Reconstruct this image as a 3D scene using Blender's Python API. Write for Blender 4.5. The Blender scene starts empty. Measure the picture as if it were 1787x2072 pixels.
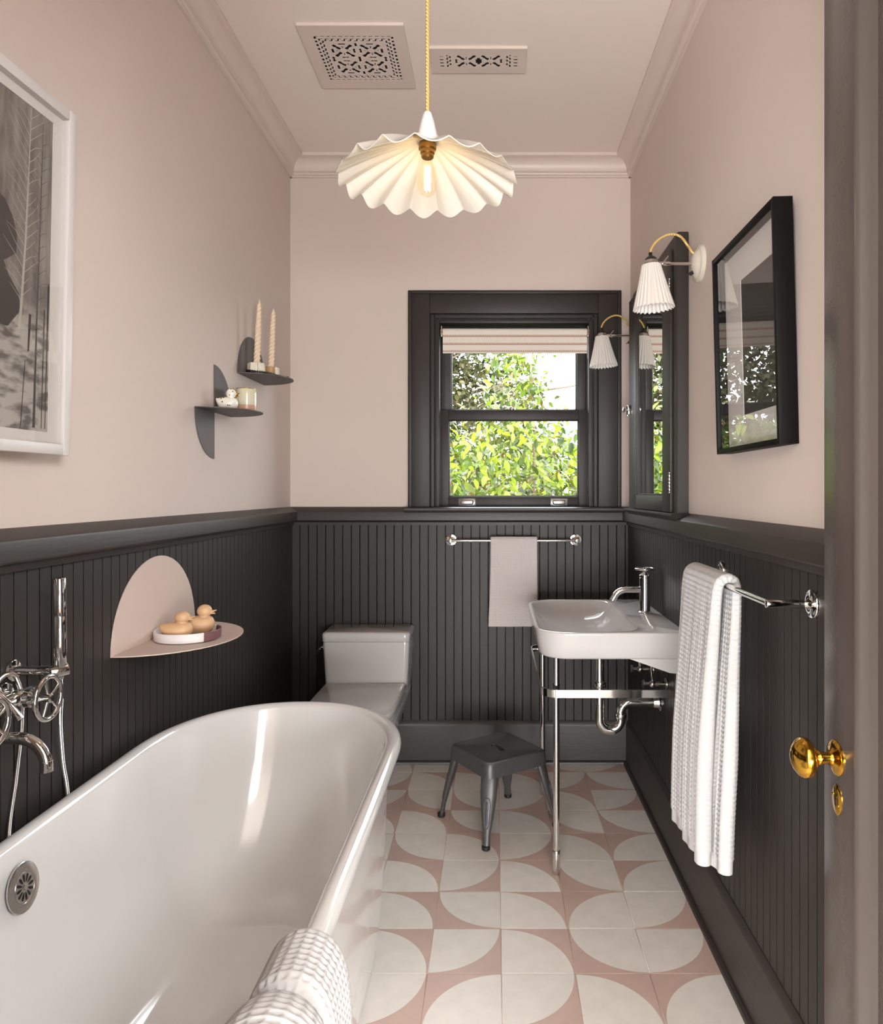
import bpy, bmesh, math, random
import numpy as np
from mathutils import Matrix, Vector

PI = math.pi
random.seed(7)
np.random.seed(7)
scene = bpy.context.scene
COL = scene.collection

# ------------------------------------------------------------------ camera
cam_data = bpy.data.cameras.new('camera')
cam_data.sensor_fit = 'HORIZONTAL'
cam_data.sensor_width = 36.0
cam_data.lens = 36.0 * 1461.0 / 1787.0
cam_data.shift_x = -0.0607
cam_data.shift_y = -0.0235
cam_data.clip_start = 0.02
cam = bpy.data.objects.new('camera', cam_data)
cam.location = (0, 0, 1.325)
cam.rotation_euler = (PI / 2, 0, 0)
COL.objects.link(cam)
scene.camera = cam

# ------------------------------------------------------------------ world, sun, large lights, exposure
world = bpy.data.worlds.new('overcast_sky')
world.use_nodes = True
bg = world.node_tree.nodes['Background']
bg.inputs[0].default_value = (0.93, 0.97, 1.0, 1)
bg.inputs[1].default_value = 13.0
scene.world = world


def add_light(name, kind, loc, rot, energy, color=(1, 1, 1), **kw):
    d = bpy.data.lights.new(name, kind)
    d.energy = energy
    d.color = color
    for k, v in kw.items():
        setattr(d, k, v)
    o = bpy.data.objects.new(name, d)
    o.location = loc
    o.rotation_euler = rot
    COL.objects.link(o)
    return o


SUN = add_light('sun', 'SUN', (0, -3, 8), (math.radians(42), math.radians(-18), 0), 4.0, (1.0, 0.95, 0.85), angle=0.02)
# daylight portal in the window opening (sampling aid for the sky)
por = add_light('window_portal', 'AREA', (0.094, 3.70, 1.70), (-PI / 2, 0, 0), 1.0, shape='RECTANGLE', size=0.76, size_y=0.95)
por.data.cycles.is_portal = True
# added fill light behind the camera, no such lamp seen; brightens the room
COOL = (0.965, 0.985, 1.0)
HALL_FILL = add_light('hall_fill', 'AREA', (-0.05, -2.65, 0.67), (math.radians(109), 0, 0), 530.0, COOL, shape='RECTANGLE', size=3.9, size_y=1.15)


def aimed(name, loc, target, energy, size):
    o = add_light(name, 'AREA', loc, (0, 0, 0), energy, COOL, shape='SQUARE', size=size)
    o.rotation_euler = (Vector(target) - o.location).to_track_quat('-Z', 'Y').to_euler()
    return o


aimed('hall_fill_a', (1.45, -1.15, 2.2), (-0.55, 1.9, 0.8), 92.0, 0.8)  # added unseen fill from the right, brightens tub and left side
aimed('hall_fill_b', (-1.05, -1.15, 2.2), (0.30, 1.9, 0.2), 36.0, 0.8)  # added unseen fill from the left, brightens floor and right side

vs = scene.view_settings
vs.view_transform = 'Standard'
vs.look = 'None'
vs.gamma = 1.0
vs.exposure = 0.1
vs.use_curve_mapping = False
scene.cycles.max_bounces = 8
scene.cycles.diffuse_bounces = 5
scene.cycles.glossy_bounces = 5
scene.cycles.transmission_bounces = 8
scene.cycles.transparent_max_bounces = 10
scene.cycles.caustics_reflective = False
scene.cycles.caustics_refractive = False
scene.cycles.sample_clamp_indirect = 6.0
scene.cycles.use_denoising = True


# ------------------------------------------------------------------ materials
def C(h):
    h = h.lstrip('#')
    out = []
    for i in (0, 2, 4):
        v = int(h[i:i + 2], 16) / 255
        out.append(v / 12.92 if v <= 0.04045 else ((v + 0.055) / 1.055) ** 2.4)
    return (*out, 1)


MATS = {}


def mat(name, color, rough=0.5, metal=0.0, bump=None, coat=0.0, var=None, spec=0.5):
    """Principled material. bump = (scale, strength[, stretch xyz]); var = (scale, amount) mottled colour."""
    m = bpy.data.materials.new(name)
    m.use_nodes = True
    nt = m.node_tree
    b = nt.nodes['Principled BSDF']
    col = C(color) if isinstance(color, str) else color
    b.inputs['Base Color'].default_value = col
    b.inputs['Roughness'].default_value = rough
    b.inputs['Metallic'].default_value = metal
    b.inputs['Specular IOR Level'].default_value = spec
    if coat:
        b.inputs['Coat Weight'].default_value = coat
        b.inputs['Coat Roughness'].default_value = 0.06
    tc = nt.nodes.new('ShaderNodeTexCoord')
    if bump:
        mp = nt.nodes.new('ShaderNodeMapping')
        if len(bump) > 2:
            mp.inputs['Scale'].default_value = bump[2]
        nt.links.new(tc.outputs['Object'], mp.inputs['Vector'])
        n = nt.nodes.new('ShaderNodeTexNoise')
        n.inputs['Scale'].default_value = bump[0]
        n.inputs['Detail'].default_value = 3
        nt.links.new(mp.outputs['Vector'], n.inputs['Vector'])
        bp = nt.nodes.new('ShaderNodeBump')
        bp.inputs['Strength'].default_value = bump[1]
        bp.inputs['Distance'].default_value = 0.002
        nt.links.new(n.outputs['Fac'], bp.inputs['Height'])
        nt.links.new(bp.outputs['Normal'], b.inputs['Normal'])
    if var:
        n2 = nt.nodes.new('ShaderNodeTexNoise')
        n2.inputs['Scale'].default_value = var[0]
        n2.inputs['Detail'].default_value = 4
        nt.links.new(tc.outputs['Object'], n2.inputs['Vector'])
        mr = nt.nodes.new('ShaderNodeMapRange')
        mr.inputs['From Min'].default_value = 0.3
        mr.inputs['From Max'].default_value = 0.7
        mr.inputs['To Min'].default_value = 1 - var[1]
        mr.inputs['To Max'].default_value = 1 + var[1]
        nt.links.new(n2.outputs['Fac'], mr.inputs['Value'])
        mx = nt.nodes.new('ShaderNodeMix')
        mx.data_type = 'RGBA'
        mx.blend_type = 'MULTIPLY'
        mx.inputs['Factor'].default_value = 1
        mx.inputs['A'].default_value = col
        nt.links.new(mr.outputs['Result'], mx.inputs['B'])
        nt.links.new(mx.outputs['Result'], b.inputs['Base Color'])
    MATS[name] = m
    return m


M_WALL = mat('pink_wall_paint', 'cdbfb6', 0.75, bump=(260, 0.12), var=(3, 0.015))
M_CEIL = mat('pink_ceiling_paint', 'e2d6cd', 0.8, bump=(260, 0.1))
M_CROWN = mat('pink_trim_paint', 'cfc1b8', 0.4, bump=(60, 0.05))
M_DARK = mat('charcoal_gloss_paint', '2c2724', 0.5, bump=(90, 0.2, (1, 1, 0.06)), spec=0.4)
M_DARKH = mat('charcoal_trim_paint', '302a27', 0.45, bump=(90, 0.22, (0.06, 0.06, 1)))
M_DOOR = mat('taupe_door_paint', '463f3b', 0.24, bump=(160, 0.16))
M_WHITE = mat('white_porcelain', 'c4c1bf', 0.1, coat=0.2)
M_ENAMEL = mat('white_bath_enamel', 'e2e0de', 0.12, coat=0.7, bump=(9, 0.03))
M_CHROME = mat('chrome', 'd9d7d4', 0.06, 1.0)
M_CHROME_B = mat('brushed_chrome', 'c9c6c2', 0.22, 1.0)
M_LIFT = mat('sash_lift_chrome', '8d8a87', 0.3, 1.0)
M_BRASS = mat('polished_brass', 'c99a3c', 0.14, 1.0)
M_BRASS_OLD = mat('aged_brass', 'a07c45', 0.3, 1.0)
M_BLACK = mat('black_plastic', '15130f', 0.3)
M_RUBBER = mat('black_rubber', '161514', 0.6)
M_MIRROR = mat('mirror_silver', 'e6e8e4', 0.01, 1.0)
M_GUN = mat('gunmetal_paint', '4d4b4b', 0.42, 0.25, bump=(400, 0.05))
M_SHELF = mat('dark_shelf_paint', '544f4d', 0.55, bump=(500, 0.06))
M_PINKSHELF = mat('pink_powder_coat', 'c7b4a9', 0.6, bump=(700, 0.08))
M_FRAMEW = mat('white_frame_paint', 'cbc6c4', 0.4)
M_FRAMEB = mat('black_frame_wood', '0a0807', 0.55, bump=(60, 0.4, (1, 1, 0.05)), spec=0.15)
M_MAT = mat('white_mat_board', 'ccc6c1', 0.8)
M_SHADE = mat('white_bone_china', 'd6d0c9', 0.35, spec=0.4)
M_CREAM = mat('cream_plastic', 'd3cbbd', 0.35)
M_WOOD = mat('pale_turned_wood', 'c7a079', 0.5, bump=(40, 0.15, (1, 1, 0.1)), var=(14, 0.1))
M_TRAYW = mat('white_stoneware', 'd9d3d2', 0.55)
M_TRAYP = mat('plum_stoneware', '6d4a4c', 0.6)
M_CANDLE = mat('cream_candle_wax', 'e0c9ae', 0.5)
M_HOLDW = mat('cream_ceramic', 'ddd5c2', 0.4, var=(60, 0.06))
M_HOLDT = mat('tan_ceramic', 'b08a5d', 0.45)
M_DUCKW = mat('white_glaze', 'ece6da', 0.2, coat=0.4)
M_GOLD = mat('gold_lustre', 'b68a35', 0.25, 1.0)
M_TUMC = mat('sage_glaze', 'cfc8ac', 0.25, coat=0.4)
M_TUMP = mat('blush_glaze', 'c69c86', 0.3)
M_BEAD = mat('black_glass', '0b0a0a', 0.12, coat=0.5)
M_STRIPE = mat('terracotta_print', 'b59483', 0.8)
M_BLIND = mat('cream_blind_fabric', 'ded6cb', 0.85, bump=(900, 0.2))
M_TOWEL = mat('white_cotton', 'bab8b7', 0.95, bump=(1500, 0.35), spec=0.2)
M_TOWELP = mat('pale_grey_cotton', 'cbc3c0', 0.95, bump=(1500, 0.35), spec=0.2)
M_HALLW = mat('hall_wall_paint', 'cfc8c0', 0.7)
M_HALLF = mat('hall_floor_oak', '8a6a4c', 0.4, bump=(30, 0.2, (1, 0.1, 1)))
M_GROUT = mat('grout', 'cfc0ae', 0.9)
M_VENTBK = mat('painted_duct_shade', '1b1816', 0.8)  # near-black colour stands in for the shade behind the vent holes
M_BARK = mat('bark', '5a4a3c', 0.9)
M_LAWN = mat('lawn', '6d7a45', 0.95)
M_SIDING = mat('outer_siding', 'cfcac2', 0.8)


def gold_cord():
    m = mat('gold_braided_cord', 'c9a24f', 0.6)
    nt = m.node_tree
    b = nt.nodes['Principled BSDF']
    tc = nt.nodes.new('ShaderNodeTexCoord')
    w = nt.nodes.new('ShaderNodeTexWave')
    w.inputs['Scale'].default_value = 75
    w.bands_direction = 'DIAGONAL'
    cr = nt.nodes.new('ShaderNodeValToRGB')
    cr.color_ramp.elements[0].color = C('9c7a35')
    cr.color_ramp.elements[1].color = C('e0c27c')
    nt.links.new(tc.outputs['Object'], w.inputs['Vector'])
    nt.links.new(w.outputs['Fac'], cr.inputs['Fac'])
    nt.links.new(cr.outputs['Color'], b.inputs['Base Color'])
    return m


M_CORD = gold_cord()


def thin_glass(name, tint=(1, 1, 1, 1), ior=1.5, rough=0.0):
    m = bpy.data.materials.new(name)
    m.use_nodes = True
    nt = m.node_tree
    nt.nodes.clear()
    out = nt.nodes.new('ShaderNodeOutputMaterial')
    tr = nt.nodes.new('ShaderNodeBsdfTransparent')
    tr.inputs[0].default_value = tint
    gl = nt.nodes.new('ShaderNodeBsdfGlossy')
    gl.inputs['Roughness'].default_value = rough
    fr = nt.nodes.new('ShaderNodeFresnel')
    fr.inputs['IOR'].default_value = ior
    mx = nt.nodes.new('ShaderNodeMixShader')
    ge = nt.nodes.new('ShaderNodeNewGeometry')      # only the outer faces of the pane mirror
    sb = nt.nodes.new('ShaderNodeMath')
    sb.operation = 'SUBTRACT'
    sb.inputs[0].default_value = 1.0
    ml = nt.nodes.new('ShaderNodeMath')
    ml.operation = 'MULTIPLY'
    nt.links.new(ge.outputs['Backfacing'], sb.inputs[1])
    nt.links.new(sb.outputs[0], ml.inputs[0])
    nt.links.new(fr.outputs[0], ml.inputs[1])
    nt.links.new(ml.outputs[0], mx.inputs[0])
    nt.links.new(tr.outputs[0], mx.inputs[1])
    nt.links.new(gl.outputs[0], mx.inputs[2])
    nt.links.new(mx.outputs[0], out.inputs[0])
    return m


M_GLASS = thin_glass('window_glass', ior=1.45)
M_PICGLASS = thin_glass('picture_glass', ior=1.75)
M_BULB = thin_glass('bulb_glass', (1.0, 0.96, 0.88, 1), 1.4)


def emission(name, color, strength):
    m = bpy.data.materials.new(name)
    m.use_nodes = True
    nt = m.node_tree
    nt.nodes.clear()
    out = nt.nodes.new('ShaderNodeOutputMaterial')
    e = nt.nodes.new('ShaderNodeEmission')
    e.inputs[0].default_value = color
    e.inputs[1].default_value = strength
    nt.links.new(e.outputs[0], out.inputs[0])
    return m


M_FILAMENT = emission('glowing_filament', (1.0, 0.72, 0.36, 1), 30.0)


def pendant_glass():
    m = mat('white_ruffled_porcelain', 'd6d0c6', 0.1, coat=0.5)
    nt = m.node_tree
    b = nt.nodes['Principled BSDF']
    out = nt.nodes['Material Output']
    t = nt.nodes.new('ShaderNodeBsdfTranslucent')
    t.inputs[0].default_value = C('f6e6cc')
    mx = nt.nodes.new('ShaderNodeMixShader')
    mx.inputs[0].default_value = 0.10
    nt.links.new(b.outputs[0], mx.inputs[1])
    nt.links.new(t.outputs[0], mx.inputs[2])
    nt.links.new(mx.outputs[0], out.inputs[0])
    return m


M_PENDANT = pendant_glass()


def leaf_mat(name, cols, trans=0.45):
    m = bpy.data.materials.new(name)
    m.use_nodes = True
    nt = m.node_tree
    b = nt.nodes['Principled BSDF']
    out = nt.nodes['Material Output']
    g = nt.nodes.new('ShaderNodeNewGeometry')
    cr = nt.nodes.new('ShaderNodeValToRGB')
    e = cr.color_ramp.elements
    e[0].color = C(cols[0])
    e[1].color = C(cols[-1])
    for i, c in enumerate(cols[1:-1]):
        x = e.new((i + 1) / (len(cols) - 1))
        x.color = C(c)
    nt.links.new(g.outputs['Random Per Island'], cr.inputs['Fac'])
    nt.links.new(cr.outputs[0], b.inputs['Base Color'])
    b.inputs['Roughness'].default_value = 0.35
    t = nt.nodes.new('ShaderNodeBsdfTranslucent')
    nt.links.new(cr.outputs[0], t.inputs[0])
    mx = nt.nodes.new('ShaderNodeMixShader')
    mx.inputs[0].default_value = trans
    nt.links.new(b.outputs[0], mx.inputs[1])
    nt.links.new(t.outputs[0], mx.inputs[2])
    nt.links.new(mx.outputs[0], out.inputs[0])
    return m


M_LEAF = leaf_mat('shrub_leaf', ['22320e', '334713', '4a6319', '7a8826', '3e5416', '5c451d'])
M_LEAFT = leaf_mat('tree_leaf', ['2c3418', '3d4321', '4e4f2c', '585034'], 0.35)


def tile_material():
    """cream quarter disc on a dusty pink encaustic tile; the pink corner is the tile's own +x +y corner"""
    m = mat('encaustic_tile', 'ffffff', 0.42, bump=(90, 0.08))
    nt = m.node_tree
    b = nt.nodes['Principled BSDF']
    tc = nt.nodes.new('ShaderNodeTexCoord')
    vm = nt.nodes.new('ShaderNodeVectorMath')
    vm.operation = 'ADD'
    vm.inputs[1].default_value = (0.1016, 0.1016, 0)
    nt.links.new(tc.outputs['Object'], vm.inputs[0])
    fl = nt.nodes.new('ShaderNodeVectorMath')
    fl.operation = 'MULTIPLY'
    fl.inputs[1].default_value = (1, 1, 0)
    nt.links.new(vm.outputs[0], fl.inputs[0])
    ln = nt.nodes.new('ShaderNodeVectorMath')
    ln.operation = 'LENGTH'
    nt.links.new(fl.outputs[0], ln.inputs[0])
    mr = nt.nodes.new('ShaderNodeMapRange')
    mr.inputs['From Min'].default_value = 0.1985
    mr.inputs['From Max'].default_value = 0.1993
    nt.links.new(ln.outputs['Value'], mr.inputs['Value'])
    n = nt.nodes.new('ShaderNodeTexNoise')
    n.inputs['Scale'].default_value = 16
    n.inputs['Detail'].default_value = 5
    nt.links.new(tc.outputs['Object'], n.inputs['Vector'])
    oi = nt.nodes.new('ShaderNodeObjectInfo')
    ad = nt.nodes.new('ShaderNodeMath')
    ad.operation = 'MULTIPLY_ADD'
    ad.inputs[1].default_value = 0.35
    nt.links.new(oi.outputs['Random'], ad.inputs[0])
    nt.links.new(n.outputs['Fac'], ad.inputs[2])
    v = nt.nodes.new('ShaderNodeMapRange')
    v.inputs['From Min'].default_value = 0.3
    v.inputs['From Max'].default_value = 1.05
    v.inputs['To Min'].default_value = 0.9
    v.inputs['To Max'].default_value = 1.06
    nt.links.new(ad.outputs[0], v.inputs['Value'])
    mx = nt.nodes.new('ShaderNodeMix')
    mx.data_type = 'RGBA'
    mx.inputs['A'].default_value = C('f3eee6')
    mx.inputs['B'].default_value = C('d3b8ac')
    nt.links.new(mr.outputs['Result'], mx.inputs['Factor'])
    mu = nt.nodes.new('ShaderNodeMix')
    mu.data_type = 'RGBA'
    mu.blend_type = 'MULTIPLY'
    mu.inputs['Factor'].default_value = 1
    nt.links.new(mx.outputs['Result'], mu.inputs['A'])
    nt.links.new(v.outputs['Result'], mu.inputs['B'])
    nt.links.new(mu.outputs['Result'], b.inputs['Base Color'])
    return m


M_TILE = tile_material()


# ------------------------------------------------------------------ mesh helpers
def new():
    return bmesh.new()


def box(bm, x0, x1, y0, y1, z0, z1, bev=0.0, seg=2):
    vs_ = [bm.verts.new((x, y, z)) for z in (z0, z1) for y in (y0, y1) for x in (x0, x1)]
    fs = [(0, 2, 3, 1), (4, 5, 7, 6), (0, 1, 5, 4), (2, 6, 7, 3), (0, 4, 6, 2), (1, 3, 7, 5)]
    faces = [bm.faces.new([vs_[i] for i in f]) for f in fs]
    if bev:
        es = list({e for f in faces for e in f.edges})
        bmesh.ops.bevel(bm, geom=es, offset=bev, segments=seg, profile=0.5, affect='EDGES')
    return bm


def loft(bm, rings, closed=True, cap0=True, cap1=True):
    rows = [[bm.verts.new(p) for p in r] for r in rings]
    n = len(rows[0])
    for a, b in zip(rows[:-1], rows[1:]):
        for i in range(n if closed else n - 1):
            j = (i + 1) % n
            bm.faces.new((a[i], a[j], b[j], b[i]))
    if closed and cap0:
        bm.faces.new(rows[0][::-1])
    if closed and cap1:
        bm.faces.new(rows[-1])
    return rows


def lathe(bm, prof, n=32, mtx=None, cap0=True, cap1=True):
    """profile [(r, h)] about local z"""
    rings = []
    for r, h in prof:
        ring = [Vector((r * math.cos(2 * PI * i / n), r * math.sin(2 * PI * i / n), h)) for i in range(n)]
        if mtx is not None:
            ring = [mtx @ p for p in ring]
        rings.append(ring)
    loft(bm, rings, True, cap0, cap1)
    return bm


def axis_m(loc, direction):
    """matrix whose local z points along direction, at loc"""
    q = Vector((0, 0, 1)).rotation_difference(Vector(direction).normalized())
    return Matrix.Translation(Vector(loc)) @ q.to_matrix().to_4x4()


def cyl(bm, p, q, r, r2=None, n=24, bev=0.0):
    p, q = Vector(p), Vector(q)
    L = (q - p).length
    r2 = r if r2 is None else r2
    if bev:
        prof = [(r - bev, 0), (r - bev * .3, bev * .3), (r, bev), (r2, L - bev), (r2 - bev * .3, L - bev * .3), (r2 - bev, L)]
    else:
        prof = [(r, 0), (r2, L)]
    return lathe(bm, prof, n, axis_m(p, q - p))


def smooth_path(pts, m=8):
    """Catmull-Rom through the points"""
    P = [Vector(p) for p in pts]
    P = [P[0] * 2 - P[1]] + P + [P[-1] * 2 - P[-2]]
    out = []
    for i in range(1, len(P) - 2):
        for k in range(m):
            t = k / m
            a, b, c, d = P[i - 1], P[i], P[i + 1], P[i + 2]
            out.append(0.5 * ((2 * b) + (c - a) * t + (2 * a - 5 * b + 4 * c - d) * t * t + (3 * b - a - 3 * c + d) * t ** 3))
    out.append(P[-2].copy())
    return out


def tube(bm, pts, r, n=12, cap=True, closed=False):
    pts = [Vector(p) for p in pts]
    N = len(pts)
    rr = r if isinstance(r, (list, tuple)) else [r] * N
    rings = []
    t0 = (pts[1] - pts[0]).normalized()
    up = Vector((0, 0, 1)) if abs(t0.z) < 0.9 else Vector((1, 0, 0))
    nrm = (up - t0 * up.dot(t0)).normalized()
    for i in range(N):
        if closed:
            t = (pts[(i + 1) % N] - pts[i - 1]).normalized()
        elif i == 0:
            t = t0
        elif i == N - 1:
            t = (pts[-1] - pts[-2]).normalized()
        else:
            t = (pts[i + 1] - pts[i - 1]).normalized()
        nrm = (nrm - t * nrm.dot(t)).normalized()
        bi = t.cross(nrm)
        rings.append([pts[i] + (nrm * math.cos(2 * PI * k / n) + bi * math.sin(2 * PI * k / n)) * rr[i] for k in range(n)])
    if closed:
        rows = [[bm.verts.new(p) for p in q] for q in rings]
        for i in range(N):
            a, b = rows[i], rows[(i + 1) % N]
            for k in range(n):
                l = (k + 1) % n
                bm.faces.new((a[k], a[l], b[l], b[k]))
    else:
        loft(bm, rings, True, cap, cap)
    return bm


def prism(bm, poly, axis, a0, a1):
    """extrude a 2D polygon along x, y or z; poly holds the other two coordinates in xyz order"""
    def put(p, a):
        if axis == 'x':
            return (a, p[0], p[1])
        if axis == 'y':
            return (p[0], a, p[1])
        return (p[0], p[1], a)
    loft(bm, [[put(p, a0) for p in poly], [put(p, a1) for p in poly]])
    return bm


def ball(bm, c, r, sx=1, sy=1, sz=1, u=20, v=14, mtx=None):
    m = Matrix.Translation(Vector(c)) @ (mtx if mtx is not None else Matrix()) @ Matrix.Diagonal((sx, sy, sz, 1))
    bmesh.ops.create_uvsphere(bm, u_segments=u, v_segments=v, radius=r, matrix=m)
    return bm


def rrect(x0, x1, y0, y1, r, n=6):
    """rounded rectangle outline, counter-clockwise; r a number or four radii (x1y1, x0y1, x0y0, x1y0)"""
    rs = r if isinstance(r, (list, tuple)) else [r] * 4
    cs = [(x1, y1, 1, 1, 0), (x0, y1, -1, 1, 90), (x0, y0, -1, -1, 180), (x1, y0, 1, -1, 270)]
    out = []
    for (cx, cy, sx, sy, a0), q in zip(cs, rs):
        for k in range(n + 1):
            a = math.radians(a0 + 90 * k / n)
            out.append((cx - sx * q + q * math.cos(a), cy - sy * q + q * math.sin(a)))
    return out


def finish(me, sharp=40):
    me.polygons.foreach_set('use_smooth', [True] * len(me.polygons))
    me.set_sharp_from_angle(angle=math.radians(sharp))


def mesh_of(name, bm, m, sharp=40, recalc=True):
    if recalc:
        bmesh.ops.recalc_face_normals(bm, faces=bm.faces[:])
    me = bpy.data.meshes.new(name)
    bm.to_mesh(me)
    bm.free()
    finish(me, sharp)
    if m is not None:
        me.materials.append(m)
    return me


def link(name, data, parent=None, world=True):
    o = bpy.data.objects.new(name, data)
    COL.objects.link(o)
    if parent is not None:
        o.parent = parent
        if world:
            o.matrix_parent_inverse = base_matrix(parent).inverted()
    return o


def base_matrix(o):
    m = Matrix.LocRotScale(o.location, o.rotation_euler, o.scale)
    if o.parent is not None:
        m = base_matrix(o.parent) @ o.matrix_parent_inverse @ m
    return m


def obj(name, bm, m, parent=None, sharp=40, world=True, recalc=True):
    return link(name, mesh_of(name, bm, m, sharp, recalc), parent, world)


def tag(o, label, cat, group=None, kind=None):
    if label:
        o['label'] = label
    if cat:
        o['category'] = cat
    if group:
        o['group'] = group
    if kind:
        o['kind'] = kind
    return o


def struct(o, label=None):
    o['kind'] = 'structure'
    if label:
        o['label'] = label
    return o


def thing(name, loc, label, cat, group=None, rot=(0, 0, 0)):
    o = bpy.data.objects.new(name, None)
    o.empty_display_size = 0.05
    COL.objects.link(o)
    o.location = loc
    o.rotation_euler = rot
    return tag(o, label, cat, group)


def copy_tree(o, parent=None):
    c = o.copy()
    COL.objects.link(c)
    if parent is not None:
        c.parent = parent
    for ch in list(o.children):
        copy_tree(ch, c)
    return c


def np_mesh(name, verts, faces, m, smooth=True):
    me = bpy.data.meshes.new(name)
    V = np.asarray(verts, dtype=np.float32)
    F = np.asarray(faces, dtype=np.int32)
    k = F.shape[1]
    me.vertices.add(len(V))
    me.vertices.foreach_set('co', V.ravel())
    me.loops.add(F.size)
    me.loops.foreach_set('vertex_index', F.ravel())
    me.polygons.add(len(F))
    me.polygons.foreach_set('loop_start', np.arange(0, F.size, k, dtype=np.int32))
    me.polygons.foreach_set('use_smooth', [smooth] * len(F))
    me.update(calc_edges=True)
    me.validate()
    if m is not None:
        me.materials.append(m)
    return me


# ------------------------------------------------------------------ room constants (metres, camera at x=0 y=0)
XL, XR, YB, ZC = -1.0043, 0.664, 3.54, 2.95
YF = 0.40                      # room side of the front wall
BX = 0.015                     # bead board thickness
WX0, WX1, WZ0, WZ1 = -0.276, 0.462, 1.225, 2.155   # window opening

# ------------------------------------------------------------------ structure: walls, ceiling, floor
b = new(); box(b, XL - .12, XL, YF - .12, YB + .16, -.05, ZC + .1)
wall_left = struct(obj('wall_left', b, M_WALL))
b = new(); box(b, XR, XR + .12, YF - .12, YB + .16, -.05, ZC + .1)
wall_right = struct(obj('wall_right', b, M_WALL))
b = new()
box(b, XL, WX0, YB, YB + .16, -.05, ZC); box(b, WX1, XR, YB, YB + .16, -.05, ZC)
box(b, WX0, WX1, YB, YB + .16, -.05, WZ0); box(b, WX0, WX1, YB, YB + .16, WZ1, ZC)
wall_back = struct(obj('wall_back', b, M_WALL))
DX0, DX1, DZ = -0.31, 0.565, 2.32
b = new()
box(b, XL, DX0, YF - .12, YF, -.05, ZC); box(b, DX1, XR, YF - .12, YF, -.05, ZC); box(b, DX0, DX1, YF - .12, YF, DZ, ZC)
wall_front = struct(obj('wall_front', b, M_WALL))
b = new(); box(b, XL - .12, XR + .12, YF - .12, YB + .16, ZC, ZC + .1)
ceiling = struct(obj('ceiling', b, M_CEIL))
# hallway outside the door (behind the camera)
b = new(); box(b, -2.0, 2.0, -3.2, YF - .12, -.06, -.004)
struct(obj('floor_hall', b, M_HALLF))
b = new(); box(b, -2.1, -2.0, -3.2, YF - .12, 0, 2.8); struct(obj('wall_hall_left', b, M_HALLW))
b = new(); box(b, 2.0, 2.1, -3.2, YF - .12, 0, 2.8); struct(obj('wall_hall_right', b, M_HALLW))
b = new(); box(b, -2.1, 2.1, -3.3, -3.2, 0, 2.8); struct(obj('wall_hall_back', b, M_HALLW))
b = new(); box(b, -2.1, XL - .12, YF - .12, YF - .02, 0, 2.8); box(b, XR + .12, 2.1, YF - .12, YF - .02, 0, 2.8)
struct(obj('wall_hall_front', b, M_HALLW))
b = new(); box(b, -2.1, 2.1, -3.3, YF - .12, 2.8, 2.9); struct(obj('ceiling_hall', b, M_HALLW))

# floor: grout bed with one object per tile
b = new(); box(b, XL, XR, YF - .12, YB, -.06, -.0022)
floor = struct(obj('floor', b, M_GROUT))
T = 0.2032
tb = new(); g = .0009
box(tb, -T / 2 + g, T / 2 - g, -T / 2 + g, T / 2 - g, -.010, 0.0, bev=.0006, seg=1)
tile_me = mesh_of('tile', tb, M_TILE)
PINK = {'FR': 0, 'FL': 1, 'NL': 2, 'NR': 3}
ROWS = {-1: 'FL NR FL NR FR FL', 0: 'NR FR NR FR NL NR', 1: 'NR FR NL FR FL NR', 2: 'FL FR NR FR NL FL', 3: 'FL NL FR NR FR FL',
        4: 'FR FR NL FR NL NL', 5: 'NR NL NL NR FR NR', 6: 'NR FR FR FR NR NL', 7: 'FR FR NL NR NL NR'}
for r in range(-8, 8):
    for c in range(-5, 3):
        if r in ROWS and c >= -3:
            k = PINK[ROWS[r].split()[c + 3]]
        else:
            k = random.randrange(4)
        t = link('tile', tile_me, floor, world=False)
        t.location = (.0175 + (c + .5) * T, 1.9835 + (r + .5) * T, 0)
        t.rotation_euler = (0, 0, k * PI / 2)

# bead board: every board an object under its wall
BW = 0.0418
prof = [(.0060, .003), (BW - .0090, .003), (BW - .0040, BX - .0004), (BW - .0043, BX), (.0003, BX), (0, BX - .0003)]
BZ0, BZ1 = .18, 1.17
prof_back = [(0, .003), (BW - .0012, .003), (BW - .0012, BX - .0065), (BW - .0031, BX), (.0019, BX), (0, BX - .0065)]


def boards(wall, along, a0, a1, put, prof=prof):
    bm = new()
    rings = [[put(p[0], p[1], z) for p in prof] for z in (BZ0, BZ1)]
    loft(bm, rings)
    me = mesh_of('board', bm, M_DARK, 30)
    n = math.ceil((a1 - a0) / BW)
    bk = new()
    rings = [[put(a0 - .02 if p == 0 else a1 + .02, d, z) for p, d in ((0, 0), (1, 0), (1, .003), (0, .003))] for z in (BZ0, BZ1)]
    loft(bk, rings)
    obj('backing', bk, M_DARK, wall)
    for i in range(n):
        o = link('board', me, wall, world=False)
        o.location = (a0 + i * BW, 0, 0) if along == 'x' else (0, a0 + i * BW, 0)


boards(wall_back, 'x', XL + .010, XR - .012, lambda a, d, z: (a, YB - d, z), prof_back)
boards(wall_left, 'y', YF, YB - .012, lambda a, d, z: (XL + d, a, z))
boards(wall_right, 'y', YF + .012, YB - .012, lambda a, d, z: (XR - d, a, z))


# extruded trim profiles: (projection, z)
def run(name, profile, side, a0, a1, m, label=None, sharp=25):
    bm = new()
    if side == 'left':
        prism(bm, [(XL + p, z) for p, z in profile], 'y', a0, a1)
    elif side == 'right':
        prism(bm, [(XR - p, z) for p, z in profile], 'y', a0, a1)
    elif side == 'back':
        prism(bm, [(YB - p, z) for p, z in profile], 'x', a0, a1)
    else:
        prism(bm, [(YF + p, z) for p, z in profile], 'x', a0, a1)
    return struct(obj(name, bm, m, sharp=sharp), label)


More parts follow.
